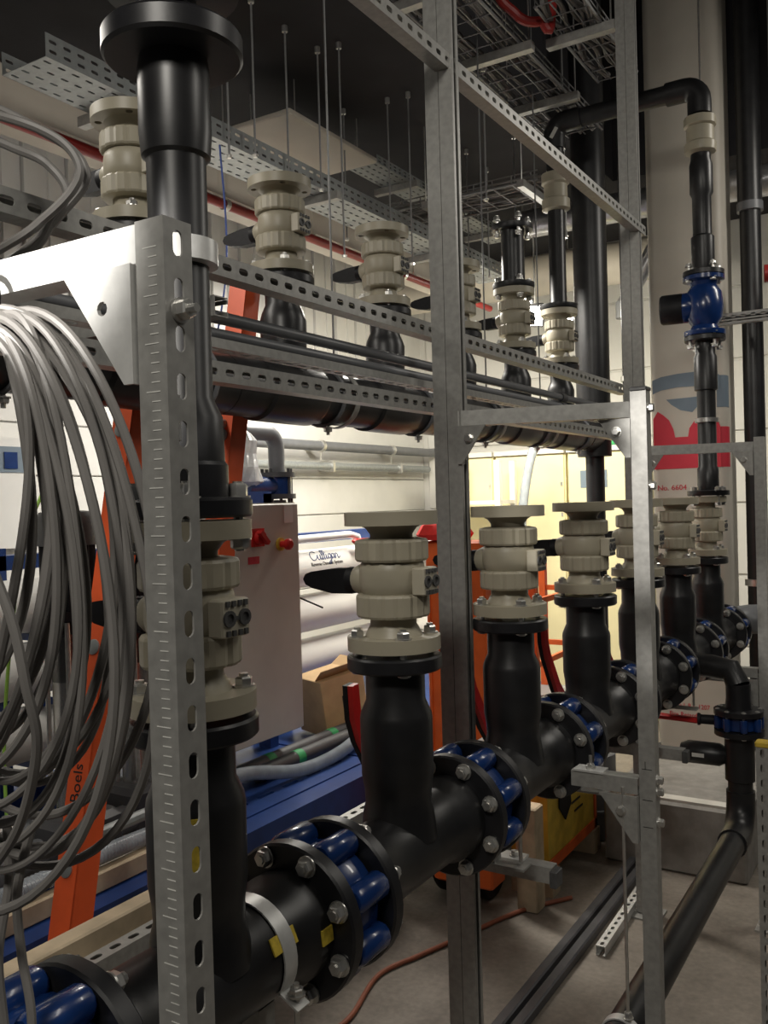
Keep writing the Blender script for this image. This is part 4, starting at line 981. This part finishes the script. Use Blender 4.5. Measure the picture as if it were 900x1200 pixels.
# upper left bundle looping in from outside
for i, pts in enumerate(([(-1.75, .80, 2.62), (-1.32, .80, 2.53), (-1.15, .83, 2.475), (-1.08, .87, 2.44), (-1.052, .885, 2.40), (-1.06, .88, 2.365), (-1.10, .86, 2.325), (-1.16, .83, 2.285), (-1.5, .8, 2.21)],
                         [(-1.75, .85, 2.56), (-1.3, .83, 2.49), (-1.14, .86, 2.43), (-1.10, .88, 2.40), (-1.085, .89, 2.365), (-1.10, .88, 2.335), (-1.17, .86, 2.27), (-1.5, .83, 2.20)],
                         [(-1.75, .80, 2.66), (-1.3, .84, 2.55), (-1.12, .89, 2.46), (-1.066, .91, 2.40), (-1.09, .89, 2.345), (-1.18, .85, 2.27), (-1.5, .81, 2.19)])):
    tag(MB().tube(spline(pts, 10), .0068, 8).build('grey_cable', 'cable', None), ['grey cable loop at upper left, outermost of three, bright along its top', 'grey cable loop at upper left, innermost and lowest of three', 'grey cable loop at upper left, just behind the outermost one'][i], 'cable', 'grey cable loops at upper left')
tag(MB().tube(spline([(-2.6, 1.94, 2.75), (-2.6, 1.95, 2.47), (-2.6, 1.99, 2.24), (-2.6, 2.0, 2.0), (-2.6, 1.9, 1.76), (-2.65, 1.85, 1.2), (-2.65, 1.85, .745)], 8), .006, 8).build('earth_wire', 'gy', None), 'thin green yellow earth wire hanging at far left behind the cables', 'wire')
tag(MB().tube(spline([(-2.35, 2.66, 3.3), (-2.3, 2.62, 2.8), (-2.28, 2.45, 2.3), (-2.3, 2.35, 2.0), (-2.42, 2.38, 1.9)], 8), .004, 6).build('blue_wire', 'bluewire', None), 'thin blue wire hanging diagonally behind the upper valves', 'wire')

# ================================================================ ceiling services
def tray(name, label, a, b, width, depth, mt='tray', side=True):
    """perforated tray along Y from a to b; base centre line, base facing down"""
    t = thing(name, label, 'cable tray', a); L = b[1]-a[1]; n = int(L/.06); p = L/n
    m = MB(); ns = max(2, int(width/.05)); q = width/ns
    for i in range(n):
        for j in range(ns):
            x0 = -width/2+j*q; off = p*.25 if j % 2 else 0
            m.plate([(x0, i*p), (x0+q, i*p), (x0+q, (i+1)*p), (x0, (i+1)*p)], [slot(x0+q/2, (i+.5)*p, .012, .034, 3)], .002, frame((0, 0, 0), (1, 0, 0), (0, 1, 0), (0, 0, 1)))
    m.build('base_sheet', mt, t, False)
    for s in (-1, 1):
        m = MB()
        for i in range(n):
            m.plate([(i*p, 0), ((i+1)*p, 0), ((i+1)*p, depth), (i*p, depth)], [[(y, x) for x, y in slot(depth*.3, (i+.5)*p, .012, .034, 3)][::-1], [(y, x) for x, y in slot(depth*.7, (i+.5)*p, .012, .034, 3)][::-1]], .002, frame((s*width/2, 0, 0), (0, 1, 0), (0, 0, 1), (1, 0, 0)))
        m.build('side_wall', mt, t, False)
    m = MB(); y = .4
    while y < L:
        m.bb((-width/2-.06, y-.02, -.043), (width/2+.06, y+.02, -.002)); y += 1.3
    split(m, 'support_strut', 'galv', t, False)
    return t
tray('cable_tray', 'white perforated cable tray sloping across the upper left above the valves', (-2.72, 2.06, 3.47), (-2.72, 6.0, 3.47), .24, .085)
tray('cable_tray', 'perforated cable tray high in the dark behind the hanging rods', (-2.93, 4.6, 3.93), (-2.93, 6.6, 3.93), .20, .05)
t = thing('duct', 'long cream square duct under the ceiling at upper left', 'duct', (-3.22, .5, 3.50)); MB().cbox((0, 3.1, .08), (.22, 6.2, .19), .01).build('casing', 'duct', t)
m = MB(); 
for y in (1.4, 2.6, 3.8, 5.0): m.bb((-.118, y, -.023), (.118, y+.03, .183))
split(m, 'joint_flange', 'duct', t, False)
t = thing('ceiling_panel', 'flat pale panel hanging under the dark ceiling left of the mast', 'panel', (-3.02, 4.15, 3.93)); MB().cbox((0, 0, 0), (.42, .85, .03), .006).build('sheet', 'duct', t)
m = MB()
for x, y in ((-.15, -.3), (.15, -.3), (-.15, .3), (.15, .3)): m.cyl((x, y, .0), (x, y, .22), .004, seg=6)
split(m, 'hanger_rod', 'steel', t)
t = thing('duct', 'round cream air duct crossing behind the double mast', 'duct', (-4.3, 7.2, 3.78)); MB().lathe([(.17, 0), (.17, 2.6)], ax=(1, .02, 0), seg=28).build('casing', 'duct', t)
MB().lathe([(.172, .6), (.178, .602), (.178, .65), (.172, .652)], ax=(1, .02, 0), seg=28).build('joint_band', 'duct', t)
m = MB(); m.cyl((.7, .01, .165), (.7, .01, .37), .006, seg=6); m.cyl((1.7, .03, .165), (1.7, .03, .37), .006, seg=6); split(m, 'hanger_rod', 'steel', t)
t = thing('sprinkler_pipe', 'dark red sprinkler pipe running beneath the cream duct', 'pipe', (-3.08, .5, 3.44)); MB().cyl((0, 0, 0), (0, 6.2, 0), .025, seg=12).build('pipe_run', 'redpipe', t)
m = MB()
for y in (1.2, 3.0, 4.8): m.cyl((0, y, 0), (0, y+.03, 0), .032, seg=12); m.cyl((0, y+.015, .03), (0, y+.015, .71), .004, seg=6)
split(m, 'hanger', 'steel', t)
# rods
rods = [(-2.86, 2.98, 3.40), (-2.58, 2.98, 3.40), (-2.55, 3.12, 3.44), (-2.58, 3.40, 3.42), (-2.57, 3.647, 3.44), (-2.46, 3.673, 3.1), (-2.58, 4.324, 3.40), (-2.45, 4.33, 3.2), (-2.86, 4.30, 3.40), (-2.58, 5.62, 3.40), (-2.86, 5.6, 3.40), (-2.55, 5.25, 3.44), (-2.40, 4.75, 2.95), (-2.2, 5.2, 2.6), (-2.1, 5.65, 2.8), (-1.98, 4.3, 3.45), (-1.84, 5.1, 3.42)]
rl = ['left of the first upper valves', 'beside the thick riser flange', 'just right of the riser flange', 'above the second upper valve', 'midway between riser and mast', 'between riser and mast, reaching below the tray', 'left of the mast, upper end in view', 'close left of the mast, reaching below the tray', 'behind the tray left of the mast', 'right of the mast at the tray end', 'behind the tray right of the mast', 'hidden mostly behind the mast', 'just right of the mast', 'crossing the wire tray, longest', 'left of the thick riser', 'under the wire tray near the mast', 'under the wire tray near the crossing pipe']
for (x, y, z), l in zip(rods, rl):
    t = thing('threaded_rod', 'thin threaded ceiling rod '+l, 'rod', (x, y, z), 'threaded rods from the ceiling')
    tz = 4.15 if x < -1.95 else TOP
    MB().cyl((0, 0, 0), (0, 0, tz-z), .005, seg=6).build('rod', 'rod', t)
    MB().cyl((0, 0, tz-.03-z), (0, 0, tz-z), .014, seg=8).build('ceiling_anchor', 'steel', t)
    m = MB(); hexbolt(m, (0, 0, .012), (0, 0, -1), .011, .01); m.build('nut', 'steel', t)
# wire mesh trays
def wire_tray(label, x, y0, y1, z, w, h, along='y'):
    t = thing('wire_tray', label, 'cable tray', (x, y0, z) if along == 'y' else (y0, x, z)); L = y1-y0
    P = (lambda a, b, c: (a, b, c)) if along == 'y' else (lambda a, b, c: (b, a, c))
    for xx, zz in ((-w/2, h), (-w/2, h/2), (w/2, h/2), (w/2, h), (-w/2, 0), (-w/6, 0), (w/6, 0), (w/2, 0)): MB().cyl(P(xx, 0, zz), P(xx, L, zz), .004 if zz or abs(xx) < w/2 else .008, seg=6).build('long_wire', 'wire', t)
    k = 0; co = None
    while k*.12 < L:
        y = k*.12; k += 1
        if co is None: co = MB().tube([P(-w/2, 0, h), P(-w/2, 0, 0), P(w/2, 0, 0), P(w/2, 0, h)], .004, 6).build('cross_wire', 'wire', t)
        else: part('cross_wire', co, t, P(0, y, 0))
    m = MB(); y = .3
    while y < L: m.box(P(0, y, -.025), (w+.12, .041, .041) if along == 'y' else (.041, w+.12, .041)); y += .62
    split(m, 'support_strut', 'galv', t, False)
    rr = random.Random(2)
    for q in range(9):
        xx = rr.uniform(-w*.42, w*.42); pts = [P(xx+.02*math.sin(i*.8+q), i*L/14, .012+.010*(q % 3)) for i in range(15)]
        MB().tube(pts, .008+.003*(q % 2), 6).build('laid_cable', 'cable', t)
    m = MB(); y = .3
    while y < L:
        for s in (-1, 1): q = P(s*(w/2+.04), y, 0); m.cyl((q[0], q[1], -.04), (q[0], q[1], (TOP if along == 'y' else 4.15)-z), .004, seg=6)
        y += .62
    split(m, 'hanger_rod', 'steel', t)
    return t
wire_tray('wire mesh cable tray high at the top right of the double mast', -1.76, 3.0, 5.1, 4.0, .30, .06)
wire_tray('wire mesh cable tray crossing below, right of the double mast', 5.0, -2.9, -1.9, 3.70, .36, .05, 'x')
wire_tray('wire mesh cable tray overhead between thick riser and column', -1.35, 3.7, 4.55, 4.02, .20, .06) 
t = thing('insulated_pipe', 'foil wrapped pipe high between the thick riser and the column', 'pipe', (-2.6, 6.2, 3.9)); MB().cyl((0, 0, 0), (2.6, .1, 0), .10, seg=20).build('pipe_run', 'foil', t)
m = MB()
for x in (.5, 1.4, 2.2): m.cyl((x, x*.038, .0), (x, x*.038, .25 if x < .6 else 1.3), .006, seg=6); m.cyl((x, x*.038, 0), (x+.03, x*.038, 0), .108, seg=20)
split(m, 'hanger', 'steel', t)
t = thing('insulated_pipe', 'foil wrapped pipe rising steeply behind the thick riser', 'pipe', (-1.95, 6.6, 3.2)); MB().cyl((0, 0, .1), (.5, .05, .94), .06, seg=16).build('pipe_run', 'foil', t)
MB().cyl((-.0, 0, 0), (0, 0, .12), .062, seg=16).build('pipe_end', 'greypipe', t)
t = thing('red_pipe', 'red bent pipe at the top right of the wire tray', 'pipe', (-1.60, 3.72, 4.06)); MB().tube(spline([(-.06, -.12, 1.14), (-.04, -.06, .2), (.03, .05, .0), (.12, .12, -.03), (.16, .16, .04), (.18, .18, 1.14)], 8), .022, 10).build('pipe_run', 'redpipe', t)
t = thing('sprinkler_pipe', 'red pipe end at the right picture edge', 'pipe', (-.82, 5.5, 3.13)); MB().cyl((0, 0, 0), (.5, .1, 0), .05, seg=16).build('pipe_run', 'redpipe', t)
m = MB(); m.cyl((.05, .01, -.03), (.05, .01, 2.07), .006, seg=6); m.cyl((.35, .07, -.03), (.35, .07, 2.07), .006, seg=6); split(m, 'hanger', 'steel', t)
t = beam((-1.12, 5.22, 2.86), (-.2, 5.22, 2.86), (0, -1, 0), 'double rail crossing from the column to the right picture edge', True)
m = MB(); channel(m, (0, .041, -.02), (.92, .041, -.02), (0, 1, 0)); m.build('rear_channel', 'galv', t, False)
m = MB(); m.cyl((.02, .06, 0), (.02, .06, 2.34), .005, seg=6); m.cyl((.85, .06, 0), (.85, .06, 2.34), .005, seg=6); split(m, 'hanger_rod', 'steel', t)
# dark bar frames on the left behind the bright beam
beam((-2.15, 1.35, 2.30), (-1.22, 1.35, 2.30), (0, -1, 0), 'dark strut crossing behind the bright beam at left', False)
for y, l in ((2.53, 'ring hanger on the upper header between corner post and mast'), (3.745, 'ring hanger on the upper header just right of the mast'), (4.40, 'ring hanger on the upper header near the thick riser')):
    t = thing('ring_hanger', l, 'pipe clamp', (-1.75, y, 2.25), 'ring hangers on the upper header')
    m = MB(); n = 28; vs = []; fs = []
    for i in range(n):
        x = 2*PI*i/n
        for r, dy in ((.0945, -.012), (.0945, .012), (.099, .012), (.099, -.012)): vs.append((r*math.cos(x), dy, r*math.sin(x)))
    for i in range(n):
        for k in range(4): fs.append([i*4+k, i*4+(k+1) % 4, ((i+1) % n)*4+(k+1) % 4, ((i+1) % n)*4+k])
    m.add(vs, fs); m.build('ring', 'galv', t)
    MB().cyl((0, 0, .095), (0, 0, TOP-2.25), .004, seg=6).build('rod', 'wire', t)
# added glowing lamps standing in for glare spots at the back
for i, (x, y, z, l) in enumerate(((-2.62, 6.35, 3.40, 'added glowing lamp for a glare spot behind the upper valves, leftmost of three'), (-2.50, 6.25, 3.24, 'added glowing lamp for a glare spot behind the upper valves, middle and lowest of three'), (-2.22, 6.12, 3.17, 'added glowing lamp for a glare spot beside the thick riser, rightmost of three'))):
    t = thing('glare_lamp', l, 'lamp', (x, y, z), 'added lamps for glare spots behind the upper valves')
    d = (Vector((0, 0, 1.9))-Vector((x, y, z))).normalized(); d.z = -.42; d.normalize(); q = Vector((0, 1, 0)).rotation_difference(d).to_matrix()
    MB().cbox((0, 0, 0), (.17, .06, .12), .012, q).build('housing', 'darkgrey_paint', t)
    MB().cbox(q @ Vector((0, .032, 0)), (.14, .006, .09), .002, q).build('diffuser', 'lampglass', t)
    m = MB(); m.cyl((0, -.02, .04), (0, -.02, 4.15-z), .008, seg=8); m.build('drop_rod', 'steel', t)
